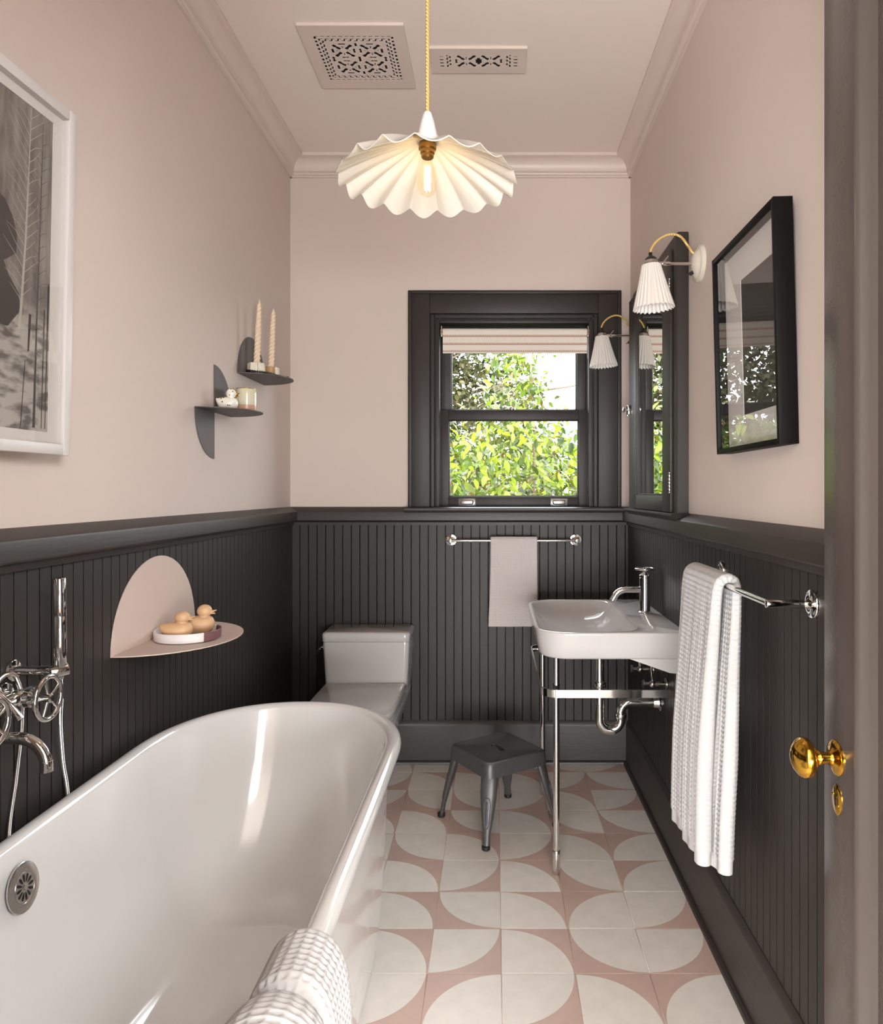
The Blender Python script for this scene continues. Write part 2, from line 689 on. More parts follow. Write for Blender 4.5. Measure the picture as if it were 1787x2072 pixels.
cove = [(.074 - .050 * math.sin(t) - .0, ZC - .015 - .045 * (1 - math.cos(t))) for t in [PI / 2 * k / 10 for k in range(11)]]
crown = [(0, ZC), (.080, ZC), (.080, ZC - .0135), (.075, ZC - .0145)] + cove + [(.024, ZC - .066), (.018, ZC - .068)] + \
        [(.017 + .004 * math.sin(PI * k / 6), ZC - .069 - .012 * k / 6) for k in range(7)] + [(.010, ZC - .083), (.010, ZC - .090), (0, ZC - .090)]
run('trim_1', crown, 'left', YF, YB, M_CROWN, 'pink crown moulding')
run('trim_2', crown, 'back', XL, XR, M_CROWN, 'pink crown moulding')
run('trim_3', crown, 'right', YF, YB, M_CROWN, 'pink crown moulding')
rail = [(0, 1.249), (.006, 1.247), (.043, 1.229), (.046, 1.226), (.047, 1.222), (.047, 1.185), (.044, 1.181), (.026, 1.174), (.024, 1.160), (0, 1.160)]
run('trim_4', rail, 'left', YF, YB, M_DARKH, 'charcoal chair rail')
run('trim_5', rail, 'back', XL, XR, M_DARKH, 'charcoal chair rail')
run('trim_6', rail, 'right', YF, YB, M_DARKH, 'charcoal chair rail')
base = [(0, .208), (.017, .208), (.020, .203), (.027, .190), (.028, .182), (.028, 0), (0, 0)]
shoe = [(.028, .017), (.033, .016), (.040, .010), (.0425, .002), (.0425, 0), (.028, 0)]
for sd, a0, a1 in (('left', YF, YB), ('back', XL, XR), ('right', YF, YB)):
    bb = run('baseboard_' + sd, base, sd, a0, a1, M_DARKH)
    s = run('shoe_moulding', shoe, sd, a0, a1, M_DARKH)
    s.parent = bb

# ------------------------------------------------------------------ window
win = thing('window_1', ((WX0 + WX1) / 2, YB, WZ0), None, None)
struct(win, 'charcoal framed sash window')
YC = YB - .022
b = new()     # casing: flat boards, raised outer band, inner bead
box(b, -.419, -.318, YC, YB, 1.245, 2.298, .003); box(b, .5035, .6096, YC, YB, 1.245, 2.298, .003)
box(b, -.318, .5035, YC, YB, 2.192, 2.298, .003)
obj('casing', b, M_DARK, win)
b = new()
box(b, -.424, -.406, YC - .008, YB, 1.245, 2.303, .003); box(b, .597, .615, YC - .008, YB, 1.245, 2.303, .003)
box(b, -.406, .597, YC - .008, YB, 2.287, 2.303, .003)
obj('back_band', b, M_DARK, win)
b = new()
for x0, x1 in ((-.318, -.296), (.4815, .5035)):
    box(b, x0, x1, YC + .006, YB, 1.245, 2.192, .005, 3)
box(b, -.296, .4815, YC + .006, YB, 2.170, 2.192, .005, 3)
for x0, x1 in ((-.296, -.272), (.458, .4815)):
    box(b, x0, x1, YC + .016, YB + .03, 1.245, 2.170, .003)
box(b, -.272, .458, YC + .016, YB + .03, 2.148, 2.170, .003)
obj('casing_bead', b, M_DARK, win)
b = new()     # jamb lining
box(b, WX0, WX0 + .006, YB + .03, YB + .16, WZ0, WZ1); box(b, WX1 - .006, WX1, YB + .03, YB + .16, WZ0, WZ1)
box(b, WX0, WX1, YB + .03, YB + .16, WZ1 - .006, WZ1); box(b, WX0, WX1, YB + .03, YB + .16, WZ0, WZ0 + .012)
obj('jamb', b, M_DARK, win)
b = new()     # sill stool with rounded nose
prism(b, [(YB, 1.222), (YB - .060, 1.222), (YB - .068, 1.230), (YB - .070, 1.238), (YB - .068, 1.244), (YB - .062, 1.247), (YB + .05, 1.247), (YB + .05, 1.235), (YB, 1.235)], 'x', -.437, .628)
obj('sill', b, M_DARKH, win)


def sash(name, y0, x0, x1, z0, z1, sl, sr, rb, rt):
    y1 = y0 + .034
    f = new()
    box(f, x0, x0 + sl, y0, y1, z0, z1, .0025); box(f, x1 - sr, x1, y0, y1, z0, z1, .0025)
    box(f, x0 + sl, x1 - sr, y0, y1, z0, z0 + rb, .0025); box(f, x0 + sl, x1 - sr, y0, y1, z1 - rt, z1, .0025)
    # glazing bead
    gx0, gx1, gz0, gz1 = x0 + sl, x1 - sr, z0 + rb, z1 - rt
    for q in ((gx0, gx0 + .005, gz0, gz1), (gx1 - .005, gx1, gz0, gz1), (gx0, gx1, gz0, gz0 + .005), (gx0, gx1, gz1 - .005, gz1)):
        box(f, q[0], q[1], y0 + .009, y1 - .006, q[2], q[3], .002, 1)
    s_ = obj(name, f, M_DARK, win)
    p = new(); box(p, gx0, gx1, y0 + .018, y0 + .021, gz0, gz1)
    obj('pane', p, M_GLASS, s_)
    return s_


sl = sash('lower_sash', YB + .030, -.2725, .4585, 1.247, 1.728, .043, .045, .052, .050)
su = sash('upper_sash', YB + .070, -.2695, .4555, 1.680, 2.148, .050, .047, .052, .06)
for cx in (-.139, .316):      # chrome sash lifts
    lb = new(); box(lb, cx - .0425, cx + .0425, YB + .026, YB + .031, 1.252, 1.290, .0015)
    li = obj('sash_lift', lb, M_LIFT, sl)
    lb = new(); tube(lb, [(x + cx, YB + .024, z + 1.271) for x, z in rrect(-.030, .030, -.009, .009, .0085)], .0032, 8, closed=True)
    obj('finger_pull', lb, M_CHROME, li)
b = new()
cyl(b, (.083, YB + .045, 1.728), (.083, YB + .045, 1.737), .016, bev=.002)
box(b, .045, .085, YB + .038, YB + .050, 1.737, 1.744, .003); ball(b, (.046, YB + .044, 1.741), .008)
cyl(b, (.093, YB + .058, 1.728), (.093, YB + .058, 1.741), .008)
obj('sash_lock', b, M_CHROME, sl)

# roller blind
blind = thing('roller_blind', (.09, YB + .005, 2.0), 'cream roller blind with scalloped terracotta stripes, half raised in the window', 'blind')
RX0, RX1, RY = -.2555, .4485, YB + .004
b = new(); cyl(b, (RX0, RY, 2.105), (RX1, RY, 2.105), .0185, n=28)
obj('roller', b, M_BLIND, blind)
b = new(); box(b, RX0, RX1, RY - .0192, RY - .018, 2.003, 2.105)
obj('fabric', b, M_BLIND, blind)
b = new(); box(b, RX0, RX1, RY - .022, RY - .014, 1.998, 2.006, .002)
obj('hem_bar', b, M_BLIND, blind)
for zc in (2.083, 2.044, 2.0075):
    b = new()
    n = 76; w = (RX1 - RX0) / n; y = RY - .0197
    top, bot = [], []
    for i in range(n):
        top += [(RX0 + i * w, zc), (RX0 + (i + .35) * w, zc + .0065), (RX0 + (i + .65) * w, zc + .0065)]
    top.append((RX1, zc))
    vv = [b.verts.new((x, y, z)) for x, z in top]
    ww = [b.verts.new((x, y, zc - .005)) for x, z in top]
    for i in range(len(vv) - 1):
        b.faces.new((vv[i], vv[i + 1], ww[i + 1], ww[i]))
    obj('stripe', b, M_STRIPE, blind, recalc=False)
for x, s in ((RX0, -1), (RX1, 1)):
    b = new(); box(b, min(x + s * .003, x + s * .009), max(x + s * .003, x + s * .009), RY - .022, RY + .02, 2.080, 2.132, .002)
    cyl(b, (x + s * .0005, RY, 2.105), (x + s * .011, RY, 2.105), .021, n=24)
    obj('bracket', b, M_CHROME, blind)
b = new()
for i in range(34):
    for yy in (-.016, .012):
        ball(b, (RX1 + .006, RY + yy, 2.095 - i * .0035), .0016, u=6, v=4)
o = obj('bead_chain', b, M_FRAMEW, blind); o['kind'] = 'stuff'

# ------------------------------------------------------------------ ceiling vents (pierced plates)
def vent(name, x0, x1, y0, y1, solid, label, res=.0028):
    t = thing(name, ((x0 + x1) / 2, (y0 + y1) / 2, ZC), label, 'vent', 'ceiling vents')
    bk = new(); box(bk, x0 + .03, x1 - .03, y0 + .02, y1 - .02, ZC - .0012, ZC - .0002)  # dark sheet on the ceiling, painted as the shade inside a duct
    obj('duct_shade_sheet', bk, M_VENTBK, t)
    nx, ny = int((x1 - x0) / res), int((y1 - y0) / res)
    dx, dy = (x1 - x0) / nx, (y1 - y0) / ny
    S = np.zeros((nx + 2, ny + 2), bool)
    for i in range(nx):
        for j in range(ny):
            S[i + 1, j + 1] = solid((i + .5) * dx, (j + .5) * dy, x1 - x0, y1 - y0)
    zb, zt = ZC - .0100, ZC - .0082
    V, F, idx = [], [], {}

    def vid(i, j, k):
        q = (i, j, k)
        if q not in idx:
            idx[q] = len(V)
            V.append((x0 + i * dx, y0 + j * dy, zb if k == 0 else (ZC if i in (0, nx) or j in (0, ny) else zt)))
        return idx[q]
    for i in range(nx):
        for j in range(ny):
            if not S[i + 1, j + 1]:
                continue
            F.append((vid(i, j, 0), vid(i, j + 1, 0), vid(i + 1, j + 1, 0), vid(i + 1, j, 0)))
            if not S[i, j + 1]:
                F.append((vid(i, j, 0), vid(i, j, 1), vid(i, j + 1, 1), vid(i, j + 1, 0)))
            if not S[i + 2, j + 1]:
                F.append((vid(i + 1, j, 0), vid(i + 1, j + 1, 0), vid(i + 1, j + 1, 1), vid(i + 1, j, 1)))
            if not S[i + 1, j]:
                F.append((vid(i, j, 0), vid(i + 1, j, 0), vid(i + 1, j, 1), vid(i, j, 1)))
            if not S[i + 1, j + 2]:
                F.append((vid(i, j + 1, 0), vid(i, j + 1, 1), vid(i + 1, j + 1, 1), vid(i + 1, j + 1, 0)))
    link('grille_plate', np_mesh('grille_plate', V, F, M_CROWN, smooth=False), t)
    return t


def petal(u, v, cx, cy, ang, a, bb):
    c, s = math.cos(ang), math.sin(ang)
    p, q = (u - cx) * c + (v - cy) * s, -(u - cx) * s + (v - cy) * c
    w = bb * (1 - .45 * math.cos(2 * PI * p / (2 * a)) * 0.6)
    return abs(p) < a and abs(q) < w * (1 - .55 * (p / a) ** 4)


def flowers(u, v, nodes, R):
    for cx, cy in nodes:
        if (u - cx) ** 2 + (v - cy) ** 2 < 9 * R * R:
            for k in range(4):
                a = PI / 4 + k * PI / 2
                if petal(u, v, cx + R * math.cos(a), cy + R * math.sin(a), a, R * .60, R * .24):
                    return True
            for k in range(4):
                a = k * PI / 2
                if petal(u, v, cx + 1.28 * R * math.cos(a), cy + 1.28 * R * math.sin(a), a + PI / 2, R * .40, R * .15):
                    return True
                if petal(u, v, cx + .62 * R * math.cos(a), cy + .62 * R * math.sin(a), a, R * .26, R * .09):
                    return True
    return False


def slot_grid(p, q, pp, a, bb):
    """small slots every pp along p, half length a, half height bb"""
    f = (p / pp) % 1.0 - .5
    return abs(f) * pp < a and abs(q) < bb


def fret(p, q, pp):
    """stepped key slots in two staggered rows"""
    return slot_grid(p, q - .0058, pp, .0068, .0026) or slot_grid(p + pp / 2, q + .0058, pp, .0068, .0026) or \
        (abs((p / pp) % 1.0 - .75) * pp < .0026 and abs(q) < .0055)


def solid_big(u, v, W, H):
    mx, my = .045, .058
    iw, ih = W - 2 * mx, H - 2 * my
    p, q = u - mx, v - my
    if p < 0 or q < 0 or p > iw or q > ih:
        return True
    e = min(p, iw - p, q, ih - q)
    horizontal = e in (q, ih - q)
    s = p if horizontal else q
    if e < .008:
        return not slot_grid(s, e - .004, .0215, .0066, .0034)
    if .013 < e < .034:
        return not fret(s, e - .0235, .0225)
    if e > .040:
        c = W / 2, H / 2
        h = (iw / 2 - .040)
        nodes = [(c[0] + i * h * .5, c[1] + j * h * .5) for i in (-1, 1) for j in (-1, 1)]
        for px_, py_ in ((0, 0), (0, .92), (0, -.92), (-.95, 0), (.95, 0)):
            if petal(u, v, c[0] + px_ * h, c[1] + py_ * h, PI / 2 if abs(px_) < .5 else PI / 2, h * .15, h * .05):
                return False
        return not flowers(u, v, nodes, h * .30)
    return True


def solid_small(u, v, W, H):
    mx, my = .032, .040
    iw, ih = W - 2 * mx, H - 2 * my
    p, q = u - mx, v - my
    if p < 0 or q < 0 or p > iw or q > ih:
        return True
    e = min(p, iw - p)
    if e < .016:
        return not slot_grid(q, e - .008, .0195, .0032, .0066)
    if .020 < e < .050:
        return not fret(q, e - .035, .0225)
    if e > .056:
        nodes = [(W / 2 + s * (iw / 2 - .056) * .5, H / 2) for s in (-1, 1)]
        R = .030
        if abs(u - W / 2) < .0055 and abs(v - H / 2) < .022:
            return False
        return not flowers(u, v, nodes, R)
    return True


vent('ceiling_vent', -.692, -.318, 2.504, 2.895, solid_big, 'large square pink pierced vent plate on the ceiling')
vent('ceiling_vent', -.241, .1175, 2.635, 2.790, solid_small, 'small narrow pink pierced vent plate on the ceiling')

# ------------------------------------------------------------------ open door at the right
door = thing('door_1', (.58, YF + .01, 0), None, None)
struct(door, 'open taupe panelled door')
XD, XDB, YE, Y0D, ZT = .560, .600, 1.2303, YF + .012, 2.30
b = new()
box(b, XD, XDB, 1.119, YE, .012, ZT, .0025); box(b, XD, XDB, Y0D, Y0D + .11, .012, ZT, .0025)
box(b, XD, XDB, Y0D + .11, 1.119, .012, .26, .001); box(b, XD, XDB, Y0D + .11, 1.119, 2.16, ZT, .001)
obj('door_frame', b, M_DOOR, door)
b = new(); box(b, XD + .014, XDB - .012, Y0D + .10, 1.125, .25, 2.17)
obj('panel', b, M_DOOR, door)
b = new()    # panel moulding: rounded bolection strip
mp = [(XD + .015, 0), (XD - .003, .001), (XD - .0075, .006), (XD - .0075, .013), (XD - .003, .019), (XD + .004, .023), (XD + .009, .031), (XD + .014, .037)]
loft(b, [[(x, 1.119 - y, z) for x, y in mp] for z in (.255, 2.165)])
loft(b, [[(x, Y0D + .11 + y, z) for x, y in mp] for z in (.255, 2.165)])
loft(b, [[(x, y, .26 + d) for x, d in mp] for y in (Y0D + .11, 1.119)])
loft(b, [[(x, y, 2.16 - d) for x, d in mp] for y in (Y0D + .11, 1.119)])
obj('panel_moulding', b, M_DOOR, door)
kb = new()
mm = axis_m((XD, 1.184, .888), (-1, 0, 0))
lathe(kb, [(.0285, 0), (.0285, .002), (.026, .0045), (.021, .006), (.017, .0075), (.0125, .010), (.0115, .013)], 40, mm)
ko = obj('knob_rosette', kb, M_BRASS, door); ko['label'] = 'round brass door knob rosette'
kb = new()
kp = [(.0095, .010), (.0095, .026), (.012, .028), (.012, .031), (.0105, .033)]
kp += [(.012 + .0212 * math.sin(PI * k / 14) ** .8, .034 + .0385 * k / 14) for k in range(0, 14)] + [(.012, .0722), (.004, .0735)]
lathe(kb, kp, 40, mm)
o = obj('knob', kb, M_BRASS, ko); o['label'] = 'polished brass egg door knob'
kb = new(); lathe(kb, [(.021, 0), (.021, .001), (.018, .0026), (.003, .003)], 32, axis_m((XD, 1.1806, .8208), (-1, 0, 0)) @ Matrix.Diagonal((1.18, .78, 1, 1)))
ke = obj('keyhole_plate', kb, M_BRASS, door)
kb = new(); cyl(kb, (XD - .0026, 1.1806, .825), (XD - .0038, 1.1806, .825), .0042, n=16); box(kb, XD - .0038, XD - .0026, 1.1788, 1.1824, .811, .824)
obj('keyhole', kb, M_BLACK, ke)
for dy, dz in ((.0085, .007), (-.0085, -.007)):
    kb = new(); ball(kb, (XD - .003, 1.1806 + dy, .8208 + dz), .0026, .6, 1, 1, 10, 8)
    obj('screw', kb, M_BRASS, ke)

# ------------------------------------------------------------------ medicine cabinet on the right wall
cab = thing('medicine_cabinet', (.64, 2.867, 1.247), 'charcoal medicine cabinet with mirrored door on the wall above the basin', 'cabinet')
CF = .621
b = new()   # casing box with rounded front near edge
poly = [(XR, 2.475), (CF + .006, 2.475), (CF + .002, 2.4775), (CF, 2.484), (CF, 3.252), (CF + .003, 3.26), (XR, 3.26)]
rings = []
for z, ins in ((1.247, 0), (2.205, 0), (2.213, .003), (2.217, .007)):
    rings.append([(min(XR, x + (ins if x < XR - .01 else 0)), y + (ins if y < 2.9 else -ins), z) for x, y in poly])
loft(b, rings)
obj('cabinet_body', b, M_DARK, cab, 30)
DFx = CF - .010
cd0, cd1, cz0, cz1 = 2.520, 3.225, 1.252, 2.170
m0, m1, mz0, mz1 = 2.632, 3.085, 1.310, 2.085
b = new()
box(b, DFx, CF, cd0, m0, cz0, cz1, .002); box(b, DFx, CF, m1, cd1, cz0, cz1, .002)
box(b, DFx, CF, m0, m1, cz0, mz0, .002); box(b, DFx, CF, m0, m1, mz1, cz1, .002)
cdoor = obj('cabinet_door', b, M_DARK, cab)
b = new()
for y0, y1, z0, z1 in ((m0, m0 + .008, mz0, mz1), (m1 - .02, m1, mz0, mz1), (m0, m1, mz0, mz0 + .006), (m0, m1, mz1 - .008, mz1)):
    box(b, DFx + .003, CF, y0, y1, z0, z1, .002)
obj('mirror_bead', b, M_DARK, cdoor)
b = new(); box(b, DFx + .007, DFx + .0085, m0, m1, mz0, mz1)
obj('mirror', b, M_MIRROR, cdoor)
for zc in (1.355, 2.03):
    b = new()
    for k in range(5):
        cyl(b, (DFx - .003, 2.5165, zc - .030 + k * .012), (DFx - .003, 2.5165, zc - .0185 + k * .012), .0042, n=14, bev=.0008)
    ball(b, (DFx - .003, 2.5165, zc + .034), .0042, u=10, v=8); ball(b, (DFx - .003, 2.5165, zc - .034), .0042, u=10, v=8)
    o = obj('hinge', b, M_CHROME, cdoor); o['label'] = 'chrome barrel hinge'
b = new()
box(b, DFx - .012, DFx, 3.185, 3.222, 1.665, 1.705, .002)
cyl(b, (DFx - .012, 3.205, 1.685), (DFx - .022, 3.205, 1.685), .005); lathe(b, [(.004, 0), (.011, .004), (.012, .008), (.008, .011), (.002, .012)], 20, axis_m((DFx - .022, 3.205, 1.685), (-1, 0, 0)))
box(b, DFx - .008, DFx, 3.228, 3.245, 1.660, 1.710, .002)
o = obj('latch', b, M_CHROME, cdoor); o['label'] = 'chrome cupboard latch'
ajar = Matrix.Translation((DFx, 2.5165, 0)) @ Matrix.Rotation(math.radians(1.03), 4, 'Z') @ Matrix.Translation((-DFx, -2.5165, 0))
for o in [cdoor] + list(cdoor.children):
    if not o.name.startswith('hinge'):
        o.data.transform(ajar)
b = new()   # ledge below, ogee nose
og = [(XR, 1.216), (XR - .040, 1.216), (XR - .046, 1.220), (XR - .050, 1.228), (XR - .060, 1.236), (XR - .067, 1.240), (XR - .067, 1.246), (XR - .062, 1.2485), (XR, 1.2485)]
loft(b, [[(x, 2.448 + (XR - .067 - x) * -.0 + max(0, (x - (XR - .067)) * .0) + .020 * (1.2485 - z) / .03, z) for x, z in og],
         [(x, 3.345, z) for x, z in og]])
obj('ledge', b, M_DARKH, cab)

# ------------------------------------------------------------------ wall sconces (built in local space, arm towards -x)
def make_sconce(label):
    t = thing('wall_sconce', (0, 0, 0), label, 'wall lamp', 'pleated wall sconces')
    b = new()
    lathe(b, [(.059, 0), (.059, .009), (.056, .0125), (.050, .0135), (.047, .0145), (.040, .021), (.028, .027), (.012, .030), (.002, .0305)], 48, axis_m((0, 0, 0), (-1, 0, 0)))
    pl = obj('back_plate', b, M_CREAM, t)
    for dz in (.047, -.047):
        b = new(); ball(b, (-.014, -.010, dz * .9), .0035, .5, 1, 1, 10, 8)
        obj('screw', b, M_CHROME, pl)
    b = new()
    cyl(b, (-.022, 0, -.026), (-.036, 0, -.033), .0062, n=16, bev=.001); cyl(b, (-.036, 0, -.033), (-.045, 0, -.0375), .002, n=10)
    obj('switch', b, M_BLACK, pl)
    b = new(); cyl(b, (-.026, 0, 0), (-.103, 0, 0), .0050, n=16)
    cyl(b, (-.100, 0, 0), (-.122, 0, 0), .0068, n=14)
    obj('arm', b, M_CHROME, t)
    b = new()
    box(b, -.138, -.118, -.004, .004, -.006, .006, .001)
    cyl(b, (-.122, -.012, .001), (-.122, .012, .001), .0035, n=12)
    cyl(b, (-.124, -.010, 0), (-.108, -.013, .021), .0022, n=8); cyl(b, (-.120, -.010, 0), (-.112, -.013, -.012), .0022, n=8)
    cyl(b, (-.128, -.004, -.004), (-.116, -.014, -.010), .003, n=8)
    obj('wing_nut', b, M_CHROME, t)
    tilt = Matrix.Translation((-.161, 0, 0)) @ Matrix.Rotation(math.radians(-3.6), 4, 'Y')
    b = new(); lathe(b, [(.0255, -.008), (.0262, -.004), (.0255, .002), (.0215, .010), (.018, .013)], 32, tilt)
    obj('lamp_holder', b, M_CHROME_B, t)
    b = new(); lathe(b, [(.0215, .0095), (.0195, .015), (.014, .021), (.008, .0245), (.006, .027), (.0062, .0355), (.0045, .037)], 28, tilt)
    obj('holder_cap', b, M_BLACK, t)
    b = new()
    n, pleats = 26 * 10, 26
    rings = []
    for side in (0, 1):
        zs = [k / 12 for k in range(13)]
        if side:
            zs = zs[::-1]
        for s in zs:
            r0 = .0305 + (.0655 - .0305) * s ** 1.08
            ring = []
            for i in range(n):
                a = 2 * PI * i / n
                ph = math.cos(pleats * a)
                w = (1 - abs(math.sin(pleats * a / 2)) ** 1.0) - .36
                r = r0 - .0032 * w * (.5 + .5 * s) * (1 + .35 * s) - side * .0016
                z = -.004 - .140 * s + (.0022 * ph if s > .95 else 0)
                ring.append(tilt @ Vector((r * math.cos(a), r * math.sin(a), z)))
            rings.append(ring)
        if not side:
            pass
    rows = [[b.verts.new(p) for p in q] for q in rings]
    for A, B in zip(rows[:-1], rows[1:]):
        for i in range(n):
            j = (i + 1) % n
            b.faces.new((A[i], A[j], B[j], B[i]))
    b.faces.new(rows[0]); b.faces.new(rows[-1])
    o = obj('shade', b, M_SHADE, t, 60); o['label'] = 'pleated white china shade'
    b = new()
    pts = [(-.163, 0, .034), (-.1605, 0, .046), (-.151, 0, .063), (-.134, 0, .080), (-.112, 0, .092), (-.091, 0, .0955), (-.070, 0, .090), (-.054, 0, .075), (-.041, 0, .056), (-.029, 0, .040), (-.016, 0, .028)]
    tube(b, smooth_path(pts, 6), .0040, 10)
    obj('cord', b, M_CORD, t)
    return t


sc1 = make_sconce('pleated white wall lamp between the mirrored cabinet and the black picture frame')
sc2 = copy_tree(sc1)
sc2['label'] = 'pleated white wall lamp between the mirrored cabinet and the window'
sc1.location = (XR, 2.329, 2.0586)
sc2.location = (XR, 3.405, 2.0586)

# ------------------------------------------------------------------ framed pictures
def inked(nt):
    pass


def art_snow():
    m = mat('winter_forest_print', '777370', 0.6)
    nt = m.node_tree
    b = nt.nodes['Principled BSDF']
    tc = nt.nodes.new('ShaderNodeTexCoord')
    sp = nt.nodes.new('ShaderNodeSeparateXYZ')
    nt.links.new(tc.outputs['Object'], sp.inputs[0])
    # vertical strokes above, speckled snow below
    mp = nt.nodes.new('ShaderNodeMapping'); mp.inputs['Scale'].default_value = (1, 1, .18)
    nt.links.new(tc.outputs['Object'], mp.inputs[0])
    n1 = nt.nodes.new('ShaderNodeTexNoise'); n1.inputs['Scale'].default_value = 60; n1.inputs['Detail'].default_value = 6
    nt.links.new(mp.outputs[0], n1.inputs['Vector'])
    r1 = nt.nodes.new('ShaderNodeValToRGB'); r1.color_ramp.elements[0].position = .3; r1.color_ramp.elements[1].position = .72
    r1.color_ramp.elements[0].color = C('55504c'); r1.color_ramp.elements[1].color = C('8a837d')
    nt.links.new(n1.outputs['Fac'], r1.inputs[0])
    mp2 = nt.nodes.new('ShaderNodeMapping'); mp2.inputs['Scale'].default_value = (1, .6, 1.6)
    nt.links.new(tc.outputs['Object'], mp2.inputs[0])
    n2 = nt.nodes.new('ShaderNodeTexNoise'); n2.inputs['Scale'].default_value = 32; n2.inputs['Detail'].default_value = 5
    nt.links.new(mp2.outputs[0], n2.inputs['Vector'])
    r2 = nt.nodes.new('ShaderNodeValToRGB'); r2.color_ramp.elements[0].position = .38; r2.color_ramp.elements[1].position = .56
    r2.color_ramp.elements[0].color = C('5a544f'); r2.color_ramp.elements[1].color = C('a39c95')
    nt.links.new(n2.outputs['Fac'], r2.inputs[0])
    mr = nt.nodes.new('ShaderNodeMapRange'); mr.inputs['From Min'].default_value = 1.73; mr.inputs['From Max'].default_value = 1.66
    nt.links.new(sp.outputs['Z'], mr.inputs['Value'])
    mx = nt.nodes.new('ShaderNodeMix'); mx.data_type = 'RGBA'
    nt.links.new(mr.outputs[0], mx.inputs['Factor']); nt.links.new(r1.outputs[0], mx.inputs['A']); nt.links.new(r2.outputs[0], mx.inputs['B'])
    nt.links.new(mx.outputs['Result'], b.inputs['Base Color'])
    return m


pl = thing('picture_frame', (XL, 1.35, 1.405), 'large white framed black and white winter forest print on the pink wall', 'picture')
LF = XL + .034
fy0, fy1, fz0, fz1 = 1.03, 1.652, 1.405, 2.183
b = new(); fw = .024
box(b, XL + .004, LF, fy1 - fw, fy1, fz0, fz1, .0015); box(b, XL + .004, LF, fy0, fy0 + fw, fz0, fz1, .0015)
box(b, XL + .004, LF, fy0 + fw, fy1 - fw, fz0, fz0 + fw, .0015); box(b, XL + .004, LF, fy0 + fw, fy1 - fw, fz1 - fw, fz1, .0015)
obj('frame', b, M_FRAMEW, pl)
b = new(); i = fw - .001; ax = LF - .018
ay0, ay1, az0, az1 = fy0 + .055, 1.597, 1.4535, 2.137
mo = [(fy0 + i, fz0 + i), (fy1 - i, fz0 + i), (fy1 - i, fz1 - i), (fy0 + i, fz1 - i)]
mi = [(ay0, az0), (ay1, az0), (ay1, az1), (ay0, az1)]
loft(b, [[(ax, y, z) for y, z in mo], [(ax + .002, y, z) for y, z in mo], [(ax + .002, y, z) for y, z in mi], [(ax, y, z) for y, z in mi]], cap0=False, cap1=False)
obj('mat_board', b, M_MAT, pl)
b = new(); box(b, ax - .002, ax, ay0 - .01, ay1 + .01, az0 - .01, az1 + .01)
art = obj('print', b, art_snow(), pl)
M_INKL = mat('pale_print_ink', 'aaa39b', .7); M_INKD = mat('dark_print_ink', '3d3835', .7)


def ink(name, strokes, m, off):
    """flat printed strokes on the sheet: lists of (y, z, half width)"""
    bm = new()
    for st in strokes:
        L, R = [], []
        for k, (y, z, w) in enumerate(st):
            a, c = st[max(0, k - 1)], st[min(len(st) - 1, k + 1)]
            d = Vector((c[0] - a[0], c[1] - a[1], 0)).normalized()
            L.append(bm.verts.new((ax + off, y - d.y * w, z + d.x * w))); R.append(bm.verts.new((ax + off, y + d.y * w, z - d.x * w)))
        for k in range(len(st) - 1):
            bm.faces.new((L[k], L[k + 1], R[k + 1], R[k]))
    return obj(name, bm, m, art, recalc=False)


rnd = random.Random(3)
trunkL = [[(1.527, 2.135, .0012), (1.522, 1.98, .002), (1.516, 1.84, .003), (1.508, 1.72, .0035), (1.502, 1.66, .0045)]]
for k in range(34):
    z = 1.72 + k * .0118; y = 1.508 + (z - 1.72) * .045
    s = 1 if k % 2 else -1
    L = (.018 + .03 * rnd.random()) * (1 if s > 0 else 1.4)
    trunkL.append([(y, z, .0008), (y + s * L * .5, z + L * .45, .0006), (y + s * L, z + L * (.6 + .5 * rnd.random()), .0003)])
ink('birch_print', trunkL, M_INKL, .0006)
dk = [[(1.565, 2.12, .001), (1.561, 1.9, .0016), (1.556, 1.70, .002), (1.552, 1.46, .0045)], [(1.522, 1.60, .001), (1.512, 1.46, .0012)],
      [(1.580, 1.72, .002), (1.576, 1.46, .001)], [(1.592, 1.78, .003), (1.588, 1.46, .001)], [(1.535, 1.70, .004), (1.531, 1.62, .0025)]]
for k in range(26):
    z = 1.72 + k * .014; y = 1.556 + (z - 1.7) * .02
    s = 1 if k % 2 else -1
    L = .014 + .02 * rnd.random()
    dk.append([(y, z, .0007), (y + s * L * .5, z + L * .4, .0005), (y + s * L, z + L * (.5 + .4 * rnd.random()), .0003)])
ink('dark_tree_print', dk, M_INKD, .0004)
bm = new()    # dark rounded boulder-like silhouette
sil = [(1.09, 1.66), (1.47, 1.66), (1.505, 1.70), (1.500, 1.735), (1.470, 1.765), (1.455, 1.790), (1.470, 1.800), (1.490, 1.815), (1.492, 1.85), (1.480, 1.885), (1.455, 1.915), (1.41, 1.93), (1.30, 1.94), (1.09, 1.94)]
bm.faces.new([bm.verts.new((ax + .0002, y, z)) for y, z in sil])
obj('dark_shape_print', bm, M_INKD, art, recalc=False)
b = new(); box(b, LF - .006, LF - .004, fy0 + i, fy1 - i, fz0 + i, fz1 - i)
obj('glazing', b, M_PICGLASS, pl)

K_ = 1.604 / 1.652
lean = Matrix.Translation((-.9435, 1.604, 1.404)) @ Matrix.Rotation(math.radians(-2.6), 4, 'Z') @ Matrix.Rotation(math.radians(1.1), 4, 'Y') @ Matrix.Scale(K_, 4) @ Matrix.Translation((-LF, -fy1, -fz0))
for o in list(pl.children) + list(art.children):
    o.data.transform(lean)

